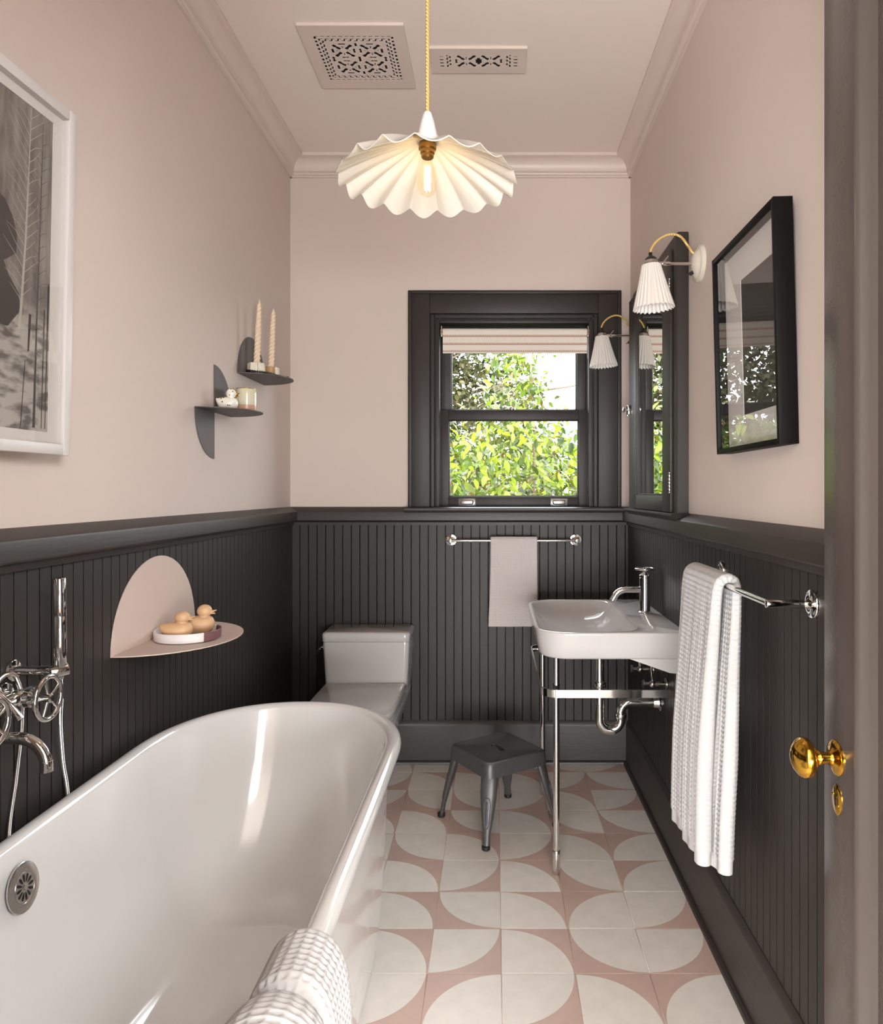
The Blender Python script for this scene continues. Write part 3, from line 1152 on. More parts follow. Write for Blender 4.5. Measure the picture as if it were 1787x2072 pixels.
# black frame on the right wall, leaning forward a little at the top (local: back at x=0, front towards -x)
pr = thing('picture_frame', (XR - .0005, 1.797, 1.429), 'deep black wooden frame with glazed dark print beside the near wall lamp', 'picture', rot=(0, -.026, 0))
hw, hh, dp, fw = .2225, .541, .0435, .0135
b = new()
box(b, -dp, 0, -hw, -hw + fw, 0, hh, .0012); box(b, -dp, 0, hw - fw, hw, 0, hh, .0012)
box(b, -dp, 0, -hw + fw, hw - fw, 0, fw, .0012); box(b, -dp, 0, -hw + fw, hw - fw, hh - fw, hh, .0012)
obj('frame', b, M_FRAMEB, pr, world=False)
b = new()
q = fw - .001
mo = [(-hw + q, q), (hw - q, q), (hw - q, hh - q), (-hw + q, hh - q)]
mi = [(-hw + .085, .095), (hw - .135, .095), (hw - .135, hh - .095), (-hw + .085, hh - .095)]
loft(b, [[(-.010, y, z) for y, z in mo], [(-.012, y, z) for y, z in mo], [(-.012, y, z) for y, z in mi], [(-.010, y, z) for y, z in mi]], cap0=False, cap1=False)
obj('mat_board', b, M_MAT, pr, world=False)
b = new(); box(b, -.009, -.003, -hw + q, hw - q, q, hh - q)
obj('print', b, mat('dark_print', '2b2826', .6, var=(9, .3)), pr, world=False)
b = new(); box(b, -dp + .006, -dp + .0085, -hw + q, hw - q, q, hh - q)
obj('glazing', b, M_PICGLASS, pr, world=False)

# ------------------------------------------------------------------ pendant lamp
PX, PY = -.153, 1.633
pend = thing('pendant_lamp', (PX, PY, 2.02), 'white ruffled porcelain pendant lamp with lit filament bulb hanging from the ceiling', 'ceiling lamp')
b = new()
N, LOB = 18 * 20, 18
RP = .2


def ruffle(s, a, side):
    r = .020 + (RP - .020) * s
    dz = -.060 * s ** .75 - .030 * s ** 2.2
    amp = .0092 * s ** 1.2
    ph = LOB * a + .55
    w = abs(math.cos(ph / 2)) ** 1.15 * 2 - 1.25      # rounded lobes, sharp creases
    amp2 = 1 + .25 * math.sin(3 * a + 1) + .2 * math.sin(5 * a)
    r2 = r * (1 + .012 * math.cos(ph) * s)
    z = 2.118 + dz - amp * w * amp2
    if side:
        z -= .0022
    return Vector((PX + r2 * math.cos(a), PY + r2 * math.sin(a), z))


S_ = [0, .04, .09, .15, .22, .3, .4, .5, .6, .7, .8, .88, .94, .98, 1.0]
rings = [[ruffle(s, 2 * PI * i / N, 0) for i in range(N)] for s in S_]
rings += [[ruffle(s, 2 * PI * i / N, 1) for i in range(N)] for s in S_[::-1]]
rows = [[b.verts.new(p) for p in q] for q in rings]
for A, B in zip(rows, rows[1:] + rows[:1]):
    for i in range(N):
        j = (i + 1) % N
        b.faces.new((A[i], A[j], B[j], B[i]))
o = obj('shade', b, M_PENDANT, pend, 75); o['label'] = 'ruffled white porcelain shade'
b = new(); lathe(b, [(.0245, 2.112), (.0240, 2.120), (.0215, 2.135), (.0155, 2.160), (.0105, 2.176), (.0085, 2.181), (.006, 2.183)], 40, Matrix.Translation((PX, PY, 0)))
obj('cone_cap', b, M_SHADE, pend)
b = new(); cyl(b, (PX, PY, 2.180), (PX, PY, ZC - .02), .0042, n=12)
obj('cord', b, M_CORD, pend)
b = new(); lathe(b, [(.055, 0), (.055, -.006), (.045, -.016), (.02, -.026), (.006, -.03)], 32, Matrix.Translation((PX, PY, ZC)))
obj('ceiling_rose', b, M_SHADE, pend)
b = new(); lathe(b, [(.018, 2.113), (.0200, 2.108), (.0200, 2.098), (.0165, 2.095), (.0165, 2.088), (.0142, 2.086), (.0140, 2.080), (.012, 2.078)], 32, Matrix.Translation((PX, PY, 0)))
obj('socket', b, M_BRASS_OLD, pend)
b = new(); lathe(b, [(.0105, 2.080), (.0105, 2.072), (.0125, 2.064), (.0175, 2.052), (.0210, 2.036), (.0222, 2.022), (.0205, 2.008), (.0150, 1.998), (.007, 1.993), (.001, 1.992)], 32, Matrix.Translation((PX, PY, 0)), cap0=False)
bulb = obj('bulb', b, M_BULB, pend)
b = new()
for k in range(4):
    a = k * PI / 2 + .4
    tube(b, [(PX + .0050 * math.cos(a), PY + .0050 * math.sin(a), 2.060), (PX + .0068 * math.cos(a), PY + .0068 * math.sin(a), 2.03), (PX + .0055 * math.cos(a), PY + .0055 * math.sin(a), 2.004)], .0011, 6)
obj('filament', b, M_FILAMENT, bulb)
add_light('bulb_glow', 'POINT', (PX, PY, 2.028), (0, 0, 0), 0.36, (1.0, 0.74, 0.42), shadow_soft_size=.012)

# ------------------------------------------------------------------ bathtub
tub = thing('bathtub', (-.61, 1.42, 0), 'white enamel freestanding bathtub with rolled rim along the beadboard wall', 'bathtub')
TX, TY0, TY1, TW, TE = -.609, .94, 1.90, .356, .437


def tub_ring(ins, z, ye=0.0, n=96):
    out = []
    w, e = TW - ins, TE - ins - ye
    for i in range(n):
        a = 2 * PI * i / n
        c, s = math.cos(a), math.sin(a)
        pw = .92
        x = TX + w * math.copysign(abs(c) ** pw, c)
        y = (TY1 if s >= 0 else TY0) + e * math.copysign(abs(s) ** pw, s)
        out.append((x, y, z))
    # straight flanks come from the two stretched halves
    return out


RZ = .650
prof = []   # (inset, z, extra end inset)
prof += [(.115, .030, .16), (.085, .034, .13), (.070, .06, .11), (.056, .15, .08), (.046, .30, .045), (.040, .45, .02), (.036, .58, .006), (.033, .618, .002)]
for k in range(13):
    a = math.radians(250 - 250 * k / 12)          # from under the outer lip, over the top, to the inner edge
    prof.append((.022 + .022 * math.cos(a), RZ - .017 + .017 * math.sin(a), 0))
prof += [(.048, .618, .002), (.054, .58, .010), (.064, .50, .026), (.078, .40, .055), (.100, .30, .10), (.130, .22, .14), (.170, .17, .16), (.220, .15, .15), (.27, .145, .12)]
b = new()
loft(b, [tub_ring(*p) for p in prof])
obj('tub_shell', b, M_ENAMEL, tub, 70)
for x, y in ((-.80, 1.0), (-.42, 1.0), (-.80, 1.84), (-.42, 1.84)):
    b = new(); lathe(b, [(.035, 0), (.034, .012), (.026, .03), (.03, .05)], 20, Matrix.Translation((x, y, 0)))
    obj('foot', b, M_ENAMEL, tub)
# overflow plate on the wall-side flank
om = axis_m((TX - TW + .0665, 1.372, .572), (1, 0, .13))
b = new(); lathe(b, [(.045, 0), (.0455, .003), (.043, .0045), (.029, .0050), (.028, .0040)], 48, om)
ov = obj('overflow_plate', b, M_CHROME_B, tub); ov['label'] = 'round chrome overflow plate'
b = new(); lathe(b, [(.0275, .0042), (.0265, .0052), (.001, .0055)], 40, om, cap0=False)
gr = obj('grille', b, M_CHROME_B, ov)
b = new()
for k in range(12):
    mk = om @ Matrix.Rotation(2 * PI * k / 12, 4, 'Z') @ Matrix.Translation((.0165, 0, .0057))
    pts = [mk @ Vector((.0075 * math.cos(t), (.0026 + .0009 * math.cos(t)) * math.sin(t), 0)) for t in [2 * PI * q / 14 for q in range(14)]]
    b.faces.new([b.verts.new(p) for p in pts])
o = obj('slot', b, M_BLACK, ov, recalc=False); o['kind'] = 'stuff'
b = new(); lathe(b, [(.005, .0056), (.0045, .0075), (.001, .008)], 16, om)
obj('screw', b, M_CHROME, ov)

# ------------------------------------------------------------------ wall-mounted bath filler
fil = thing('bath_filler', (XL, 1.366, .86), 'chrome wall mounted bath filler with wheel handles and hand shower above the tub', 'tap')
HB = XL + .049       # bridge line
b = new()
tube(b, [(HB, 1.245, .911), (HB, 1.486, .911)], .0135, 20)
for y in (1.285, 1.446):
    cyl(b, (XL + BX, y, .911), (XL + BX + .008, y, .911), .030, n=32, bev=.002); cyl(b, (XL + BX, y, .911), (HB, y, .911), .013, n=20)
    ball(b, (HB, y, .911), .0175)
obj('bridge', b, M_CHROME, fil)
for y in (1.285, 1.446):
    b = new()
    mm = axis_m((HB, y, .911), (1, 0, 0))
    lathe(b, [(.012, .008), (.012, .016), (.0185, .018), (.0185, .028), (.013, .032), (.008, .034), (.0065, .046), (.0095, .052), (.0095, .066), (.006, .069)], 28, mm)
    st = obj('valve_stem', b, M_CHROME, fil)
    b = new()
    cx = HB + .060
    tube(b, [(cx, y + .042 * math.cos(2 * PI * k / 48), .911 + .042 * math.sin(2 * PI * k / 48)) for k in range(48)], .0054, 12, closed=True)
    for k in range(5):
        a = 2 * PI * k / 5 + .5
        tube(b, [(cx, y + .007 * math.cos(a), .911 + .007 * math.sin(a)), (cx, y + .040 * math.cos(a), .911 + .040 * math.sin(a))], .0028, 10)
    obj('wheel_handle', b, M_CHROME, st)
b = new()
sp = [(XL + BX, 1.366, .858), (HB, 1.366, .858), (-.905, 1.366, .858)] + [(-.905 + .056 * math.sin(t) - .0, 1.366, .806 + .052 * math.cos(t)) for t in [PI / 2 * k / 12 for k in range(13)]] + [(-.849, 1.366, .800)]
tube(b, sp, .0112, 24)
cyl(b, (XL + BX, 1.366, .858), (XL + BX + .007, 1.366, .858), .026, n=28, bev=.002)
cyl(b, (HB, 1.366, .858), (HB, 1.366, .911), .011, n=18)
spt = obj('spout', b, M_CHROME, fil)
b = new(); cyl(b, (-.849, 1.366, .801), (-.849, 1.366, .795), .0116, n=24); tube(b, [(-.849 + .01118 * math.cos(2 * PI * k / 24), 1.366 + .01118 * math.sin(2 * PI * k / 24), .8155) for k in range(24)], .0006, 5, closed=True)
obj('aerator', b, M_CHROME, spt)
b = new()   # diverter lever
dv = Matrix.Translation((HB + .034, 1.352, .935)) @ Matrix.Rotation(math.radians(48), 4, 'Y')
bx_ = new()
box(b, -.042, .050, -.008, .008, -.004, .004, .0015)
bmesh.ops.transform(b, matrix=dv, verts=b.verts)
cyl(b, (HB, 1.352, .918), (HB + .030, 1.352, .935), .008, n=16)
bx_.free()
obj('diverter_lever', b, M_CHROME, fil)
b = new()   # hand shower bracket
tube(b, [(XL + BX, 1.478, .958), (-.95, 1.482, .957), (-.908, 1.493, .955)], .0092, 16)
cyl(b, (XL + BX, 1.478, .958), (XL + BX + .006, 1.478, .958), .022, n=28, bev=.002)
hd = Vector((.55, .60, .10)).normalized()
hc = Vector((-.905, 1.497, .953))
cyl(b, hc - hd * .017, hc + hd * .017, .0135, n=28, bev=.0012)
obj('shower_bracket', b, M_CHROME, fil)
b = new()
hs = Vector((-.903, 1.499, .945))
up = Vector((-.012, 0, 1)).normalized()
lathe(b, [(.006, -.010), (.0075, 0), (.0085, .012), (.0128, .020), (.0128, .120), (.0126, .1205), (.0126, .1215), (.0128, .122), (.0128, .198), (.0115, .2)], 32, axis_m(hs, up))
hsw = obj('hand_shower', b, M_CHROME, fil)
b = new()
for k in range(22):
    for dx in (-.3, .3):
        p = hs + up * (.13 + k * .003) + Vector((math.sin(.9 + dx) * .0128, -math.cos(.9 + dx) * .0128, 0))
        ball(b, p, .0008, u=5, v=4)
o = obj('spray_nozzle', b, M_FRAMEW, hsw); o['kind'] = 'stuff'


def ribbed(bm, pts, r, pitch=.0021):
    P = smooth_path(pts, 24)
    L = [0]
    for a, c in zip(P[:-1], P[1:]):
        L.append(L[-1] + (c - a).length)
    n = int(L[-1] / pitch) * 2
    out, rr, k = [], [], 0
    for i in range(n + 1):
        s = L[-1] * i / n
        while k < len(L) - 2 and L[k + 1] < s:
            k += 1
        t = (s - L[k]) / max(1e-9, L[k + 1] - L[k])
        out.append(P[k].lerp(P[k + 1], t)); rr.append(r if i % 2 else r * .80)
    tube(bm, out, rr, 8)


b = new()
ribbed(b, [(HB + .008, 1.352, .928), (HB + .008, 1.362, .950), (HB + .004, 1.395, .967), (HB + .002, 1.428, .963), (HB - .004, 1.452, .940), (HB - .006, 1.466, .905), (HB - .010, 1.470, .84), (HB - .017, 1.464, .74), (HB - .020, 1.446, .62), (HB - .014, 1.45, .44), (HB, 1.50, .35), (HB, 1.57, .36),
           (HB - .012, 1.630, .46), (HB - .020, 1.648, .62), (HB - .010, 1.612, .72), (HB + .012, 1.565, .82), (HB + .038, 1.525, .89), (-.905, 1.502, .937)], .0046)
obj('shower_hose', b, M_CHROME_B, fil)

# ------------------------------------------------------------------ toilet
toi = thing('toilet', (-.592, 3.2, 0), 'white one-piece toilet with closed lid between the bathtub and back wall', 'toilet')
tx = -.592


def dring(hw_, yb, ym, yf, z, n=28):
    """D shaped plan: flat back at yb, straight sides to ym, elliptic front reaching yf"""
    out = [(tx + hw_, yb, z), (tx + hw_, (yb + ym) / 2, z)]
    for k in range(n + 1):
        a = PI * k / n
        c, s = math.cos(a), math.sin(a)
        out.append((tx + hw_ * math.copysign(abs(c) ** .8, c), ym - (ym - yf) * s ** .9, z))
    out += [(tx - hw_, (yb + ym) / 2, z), (tx - hw_, yb, z)]
    return out


b = new()
loft(b, [dring(.112, 3.50, 3.12, 2.93, 0), dring(.112, 3.50, 3.10, 2.92, .03), dring(.108, 3.50, 3.09, 2.91, .12), dring(.125, 3.50, 3.05, 2.87, .20), dring(.158, 3.50, 3.0, 2.80, .29), dring(.180, 3.50, 2.98, 2.745, .36), dring(.185, 3.50, 2.97, 2.735, .395), dring(.181, 3.50, 2.97, 2.74, .400)])
obj('bowl', b, M_WHITE, toi, 60)
b = new(); loft(b, [dring(.184, 3.29, 2.95, 2.728, .402), dring(.186, 3.29, 2.95, 2.726, .405), dring(.186, 3.29, 2.95, 2.726, .416), dring(.184, 3.29, 2.95, 2.728, .418)])
obj('seat', b, M_WHITE, toi, 60)
b = new(); loft(b, [dring(.185, 3.295, 2.95, 2.725, .4195), dring(.188, 3.297, 2.95, 2.722, .423), dring(.188, 3.297, 2.95, 2.722, .438), dring(.185, 3.294, 2.95, 2.726, .446), dring(.178, 3.287, 2.95, 2.735, .450)])
obj('seat_lid', b, M_WHITE, toi, 60)
b = new()
rings = []
for z, hw_, yf in ((.395, .184, 3.30), (.44, .188, 3.302), (.53, .194, 3.300), (.625, .198, 3.298), (.634, .197, 3.299)):
    rings.append([(x, y, z) for x, y in rrect(tx - hw_, tx + hw_, yf, 3.515, .022)])
loft(b, rings)
obj('tank', b, M_WHITE, toi, 60)
b = new()
rings = []
for z, o_ in ((.6355, .002), (.638, -.001), (.668, -.002), (.676, .002), (.680, .009)):
    rings.append([(x, y, z) for x, y in rrect(tx - .2 + o_, tx + .2 - o_, 3.293 + o_, 3.518 - o_, .024)])
loft(b, rings)
obj('tank_lid', b, M_WHITE, toi, 60)
b = new()
cyl(b, (tx - .197, 3.34, .605), (tx - .206, 3.34, .605), .013, n=20, bev=.002)
tube(b, [(tx - .206, 3.34, .605), (tx - .214, 3.335, .603), (tx - .217, 3.30, .597), (tx - .217, 3.275, .592)], .0048, 10)
obj('flush_lever', b, M_CHROME, toi)

# ------------------------------------------------------------------ console basin
sk = thing('console_basin', (.42, 2.82, 0), 'white console basin on chrome legs against the beadboard wall', 'basin')
SX0, SX1, SY0, SY1, SZ = .141, XR - BX - .001, 2.440, 3.205, .846
bcx, bcy = .335, 2.82
angs = sorted(set([2 * PI * k / 120 for k in range(120)] + [math.atan2(y - bcy, x - bcx) % (2 * PI) for x in (SX1,) for y in (SY0, SY1)]))


def polar(poly):
    """radius of a polygon outline around the basin centre for every sample angle"""
    out = []
    n = len(poly)
    for a in angs:
        d = (math.cos(a), math.sin(a)); best = 0
        for i in range(n):
            (x1, y1), (x2, y2) = poly[i], poly[(i + 1) % n]
            ex, ey = x2 - x1, y2 - y1
            den = d[0] * ey - d[1] * ex
            if abs(den) < 1e-12:
                continue
            t = ((x1 - bcx) * ey - (y1 - bcy) * ex) / den
            u = ((x1 - bcx) * d[1] - (y1 - bcy) * d[0]) / den
            if t > 0 and -1e-6 <= u <= 1 + 1e-6:
                best = max(best, t)
        out.append(best)
    return out


def ringp(rad, z):
    return [(bcx + r * math.cos(a), bcy + r * math.sin(a), z) for r, a in zip(rad, angs)]


def outl(i, ir=0):
    return polar(rrect(SX0 + i, SX1 - ir, SY0 + i, SY1 - i, (.004, .115 - i, .115 - i, .004), 14))


def inl(i):
    return polar(rrect(SX0 + .018 + i, .505 - i * .8, SY0 + .020 + i, SY1 - .020 - i, .105 - i * .25, 14))


b = new()
loft(b, [ringp(outl(.030), .752), ringp(outl(.020), .753), ringp(outl(.013), .760), ringp(outl(.006), .80), ringp(outl(.001), .836), ringp(outl(.0), .841), ringp(outl(.002), .8445), ringp(outl(.005), SZ),
         ringp(inl(-.004), SZ), ringp(inl(-.001), .8445), ringp(inl(.003), .838), ringp(inl(.010), .825), ringp(inl(.022), .805), ringp(inl(.045), .782), ringp(inl(.080), .766), ringp(inl(.12), .761), ringp(inl(.16), .759)])
bas = obj('basin', b, M_WHITE, sk, 50)
b = new()      # wedge shaped support rib under the back of the basin
loft(b, [[(.455, y, .753), (SX1, y, .753), (SX1, y, .703), (SX1 - .012, y, .699), (SX1 - .05, y, .703)] for y in (SY0 + .03, SY1 - .03)])
obj('wall_bracket', b, M_WHITE, bas)
b = new()
m_ = axis_m((.4905, 2.80, .803), (-1, 0, .55)) @ Matrix.Diagonal((1, 1.6, 1, 1))
lathe(b, [(.0115, .001), (.0115, .0022), (.0085, .0026)], 24, m_)
obj('overflow_ring', b, M_CHROME, bas)
b = new(); cyl(b, (.40, 2.82, .7595), (.40, 2.82, .763), .022, n=24, bev=.001)
obj('drain', b, M_CHROME, bas)
for lx, ly in ((.2123, 2.502), (.2075, 3.158)):
    b = new(); cyl(b, (lx, ly, .08), (lx, ly, .754), .0112, n=24)
    lg = obj('leg', b, M_CHROME, sk)
    b = new(); lathe(b, [(.0120, 0), (.0135, .004), (.0135, .080), (.0125, .082), (.0112, .083)], 24, Matrix.Translation((lx, ly, 0)))
    obj('foot_sleeve', b, M_CHROME, lg)
    b = new(); cyl(b, (lx, ly, .652), (lx, ly, .662), .0128, n=24); cyl(b, (lx, ly, .606), (lx, ly, .618), .0128, n=24)
    cyl(b, (lx, ly, .634), (lx - .042, ly, .634), .0045, n=12)
    obj('collar', b, M_CHROME, lg)
path = [(SX1, 2.462)]
R_ = .060; bx0, by0, by1 = .158, 2.462, 3.198
path += [(bx0 + R_ - R_ * math.sin(t), by0 + R_ - R_ * math.cos(t)) for t in [PI / 2 * k / 10 for k in range(11)]]
path += [(bx0 + R_ - R_ * math.cos(t), by1 - R_ + R_ * math.sin(t)) for t in [PI / 2 * k / 10 for k in range(11)]]
path += [(SX1, by1)]
b = new()
rings = []
for k, (x, y) in enumerate(path):
    a, c = path[max(0, k - 1)], path[min(len(path) - 1, k + 1)]
    d = Vector((c[0] - a[0], c[1] - a[1], 0)).normalized(); nn = Vector((-d.y, d.x, 0)) * .003
    rings.append([(x - nn.x, y - nn.y, .621), (x + nn.x, y + nn.y, .621), (x + nn.x, y + nn.y, .6475), (x - nn.x, y - nn.y, .6475)])
loft(b, rings)
o = obj('towel_band', b, M_CHROME, sk, 30); o['label'] = 'flat chrome towel band around the legs'
# faucet
FX, FY = .5907, 2.851
b = new()
lathe(b, [(.027, SZ), (.027, SZ + .004), (.0225, SZ + .007), (.0215, SZ + .012), (.0215, SZ + .138), (.019, SZ + .140), (.019, SZ + .1415), (.0215, SZ + .142), (.0215, SZ + .148), (.018, SZ + .152)], 36, Matrix.Translation((FX, FY, 0)))
fa = obj('faucet', b, M_CHROME, sk)
b = new()
sp = [(FX - .010, FY, .937), (.52, FY, .937)] + [(.52 - .052 * math.sin(t), FY, .893 + .044 * math.cos(t)) for t in [math.radians(62) * k / 9 for k in range(10)]]
e = Vector(sp[-1]); e2 = e + Vector((-.011, 0, -.020))
tube(b, sp + [tuple(e2)], .0125, 20)
obj('spout', b, M_CHROME, fa)
b = new()
lathe(b, [(.018, SZ + .150), (.010, SZ + .158), (.007, SZ + .164), (.007, SZ + .176), (.004, SZ + .178)], 24, Matrix.Translation((FX, FY, 0)))
wz = SZ + .173
tube(b, [(FX + .0375 * math.cos(2 * PI * k / 40), FY + .0375 * math.sin(2 * PI * k / 40), wz) for k in range(40)], .0042, 10, closed=True)
for k in range(5):
    a = 2 * PI * k / 5
    tube(b, [(FX + .005 * math.cos(a), FY + .005 * math.sin(a), wz), (FX + .037 * math.cos(a), FY + .037 * math.sin(a), wz)], .0026, 8)
obj('wheel_handle', b, M_CHROME, fa)
# waste trap
TYY = 2.83
b = new(); cyl(b, (.41, TYY, .753), (.41, TYY, .66), .0135, n=24); cyl(b, (.41, TYY, .70), (.41, TYY, .55), .0178, n=24)
obj('tailpiece', b, M_CHROME, sk)
b = new()
tp = [(.41, TYY, .575), (.41, TYY, .43)] + [(.451 - .041 * math.cos(t), TYY, .430 - .041 * math.sin(t)) for t in [PI * k / 16 for k in range(1, 17)]]
tp += [(.492, TYY, .458)] + [(.533 - .041 * math.cos(t), TYY, .458 + .041 * math.sin(t)) for t in [PI / 2 * k / 10 for k in range(11)]] + [(SX1, TYY, .499)]
tube(b, tp, .0185, 24)
tr = obj('trap_pipe', b, M_CHROME, sk)
for p, q, r in (((.41, TYY, .556), (.41, TYY, .582), .0245), ((.492, TYY, .436), (.492, TYY, .456), .0235), ((.41, TYY, .485), (.41, TYY, .490), .021)):
    b = new(); cyl(b, p, q, r, n=10, bev=.002); obj('slip_nut', b, M_CHROME, tr)
b = new(); lathe(b, [(.036, 0), (.036, .004), (.027, .010), (.0225, .03), (.020, .031)], 32, axis_m((SX1 + .001, TYY, .499), (-1, 0, 0)))
obj('escutcheon', b, M_CHROME, tr)
for yv in (2.72, 2.95):
    b = new()
    cyl(b, (SX1, yv, .60), (SX1 - .006, yv, .60), .022, n=24, bev=.001); cyl(b, (SX1, yv, .60), (SX1 - .055, yv, .60), .008, n=14)
    ball(b, (SX1 - .055, yv, .60), .013); cyl(b, (SX1 - .055, yv, .60), (SX1 - .085, yv, .60), .006, n=12)
    lathe(b, [(.004, 0), (.016, .003), (.016, .009), (.004, .011)], 8, axis_m((SX1 - .083, yv, .60), (-1, 0, 0)))
    sv = obj('supply_valve', b, M_CHROME, sk)
    b = new(); ribbed(b, [(SX1 - .055, yv, .610), (SX1 - .058, yv + .01, .65), (SX1 - .055, yv + .03, .70), (FX, 2.851, .756)], .005)
    obj('supply_hose', b, M_CHROME_B, sv)

# ------------------------------------------------------------------ low metal stool
st = thing('stool', (.011, 2.898, 0), 'low gunmetal metal stool with square seat beside the basin legs', 'stool', rot=(0, 0, math.radians(34)))
SH, sw = .300, .140
b = new()
rings = []
for z, w, r in ((.246, .148, .034), (.272, .145, .032), (.290, .1425, .031), (.2965, .140, .030), (.300, .134, .027)):
    rings.append([(x, y, z) for x, y in rrect(-w, w, -w, w, r, 8)])
for z, w, r in ((.300, .129, .024), (.2975, .125, .022)):
    rings.append([(x, y, z) for x, y in rrect(-w, w, -w, w, r, 8)])
rows = loft(b, rings, cap0=False, cap1=False)
# seat sheet with a handle slot: bridge from the rim ring to the slot outline
slot = rrect(-.0135, .0135, -.043, .043, .0125, 8)
sv_ = [b.verts.new((x, y, .2975)) for x, y in slot]
lv_ = [b.verts.new((x, y, .288)) for x, y in slot]
top = rows[-1]
for i in range(len(top)):
    j = (i + 1) % len(top)
    b.faces.new((top[i], top[j], sv_[j], sv_[i])); b.faces.new((sv_[i], sv_[j], lv_[j], lv_[i]))
obj('seat', b, M_GUN, st, 35, world=False)
b = new()
for s in (1, -1):
    box(b, -.17, .17, -.006, .006, .222, .234, .002)
    bmesh.ops.rotate(b, verts=b.verts, cent=(0, 0, 0), matrix=Matrix.Rotation(PI / 2, 3, 'Z'))
bmesh.ops.rotate(b, verts=b.verts, cent=(0, 0, 0), matrix=Matrix.Rotation(PI / 4, 3, 'Z'))
obj('cross_brace', b, M_GUN, st, world=False)
leg_b = new()   # pressed sheet leg, local +x is outwards along the diagonal
rings = []
for z, o_, w, d in ((.275, .168, .028, .028), (.245, .1835, .033, .028), (.19, .1975, .032, .026), (.13, .212, .026, .021), (.08, .2235, .019, .017), (.055, .229, .0145, .0145), (.014, .2365, .0145, .0145)):
    ring = []
    for k in range(20):
        a = 2 * PI * k / 20
        c, s = math.cos(a), math.sin(a)
        ring.append((o_ - d * .5 + d * (.55 * c if c < 0 else c) * .75, w * math.copysign(abs(s) ** .8, s), z))
    rings.append(ring)
loft(leg_b, rings)
leg_me = mesh_of('leg', leg_b, M_GUN, 40)
emb = new()     # embossed oval ring on the outer face of the leg


def leg_face(z, y):
    zs_ = [.055, .08, .13, .19, .245]; xs_ = [.2326, .2278, .2173, .2040, .1905]; ws_ = [.0145, .019, .026, .032, .033]
    x_ = float(np.interp(z, zs_, xs_)); w_ = float(np.interp(z, zs_, ws_)); d_ = float(np.interp(z, zs_, [.0145, .017, .021, .026, .030]))
    return x_ - .75 * d_ * (1 - max(0.0, 1 - (abs(y) / w_) ** 2.5) ** .5)


ring_ = []
for k in range(40):
    a = 2 * PI * k / 40
    z = .126 + .052 * math.copysign(abs(math.sin(a)) ** .7, math.sin(a))
    y = (.0085 + .0055 * (z - .074) / .104) * math.copysign(abs(math.cos(a)) ** .7, math.cos(a))
    ring_.append((leg_face(z, y) + .0004, y, z))
tube(emb, ring_, .0019, 8, closed=True)
tube(emb, [(leg_face(z, 0) + .0002, 0, z) for z in (.088, .11, .14, .165)], .0034, 8)
emb_me = mesh_of('pressed_rib', emb, M_GUN)
ft = new(); lathe(ft, [(.013, 0), (.0155, .002), (.016, .012), (.0155, .015)], 18, Matrix.Translation((.2345, 0, 0)))
ft_me = mesh_of('rubber_foot', ft, M_RUBBER)
for k in range(4):
    l = link('leg', leg_me, st, world=False); l.rotation_euler = (0, 0, PI / 4 + k * PI / 2)
    e_ = link('pressed_rib', emb_me, l, world=False)
    f_ = link('rubber_foot', ft_me, l, world=False); f_['label'] = 'black rubber foot'


# ------------------------------------------------------------------ towel bars
def towel_bar(loc_pts, outward, reach, z, r, rr, pr_, label):
    """loc_pts: two wall points; outward: unit vector from wall"""
    a, c = Vector(loc_pts[0]), Vector(loc_pts[1])
    out = Vector(outward)
    t = thing('towel_bar', (a + c) / 2, label, 'towel bar')
    for p in (a, c):
        bm = new(); lathe(bm, [(rr, 0), (rr, .004), (rr - .0015, .0065), (pr_ + .001, .0072), (pr_, .008)], 40, axis_m(p, out))
        ro = obj('rosette', bm, M_CHROME, t)
        bm = new(); cyl(bm, p + out * .005, p + out * (reach + r * 1.3), pr_, n=24, bev=.001)
        obj('post', bm, M_CHROME, ro)
    bm = new(); cyl(bm, a + out * reach, c + out * reach, r, n=24)
    obj('bar', bm, M_CHROME, t)
    return t


yb = YB - BX
towel_bar([(-.216, yb, 1.088), (.393, yb, 1.088)], (0, -1, 0), .068, 1.088, .0062, .0285, .0095, 'chrome towel bar on the back wall under the window')
xr = XR - BX
towel_bar([(xr, 1.47, 1.0956), (xr, 2.0645, 1.0956)], (-1, 0, 0), .088, 1.0956, .0075, .030, .0085, 'chrome towel bar on the wall behind the open door')


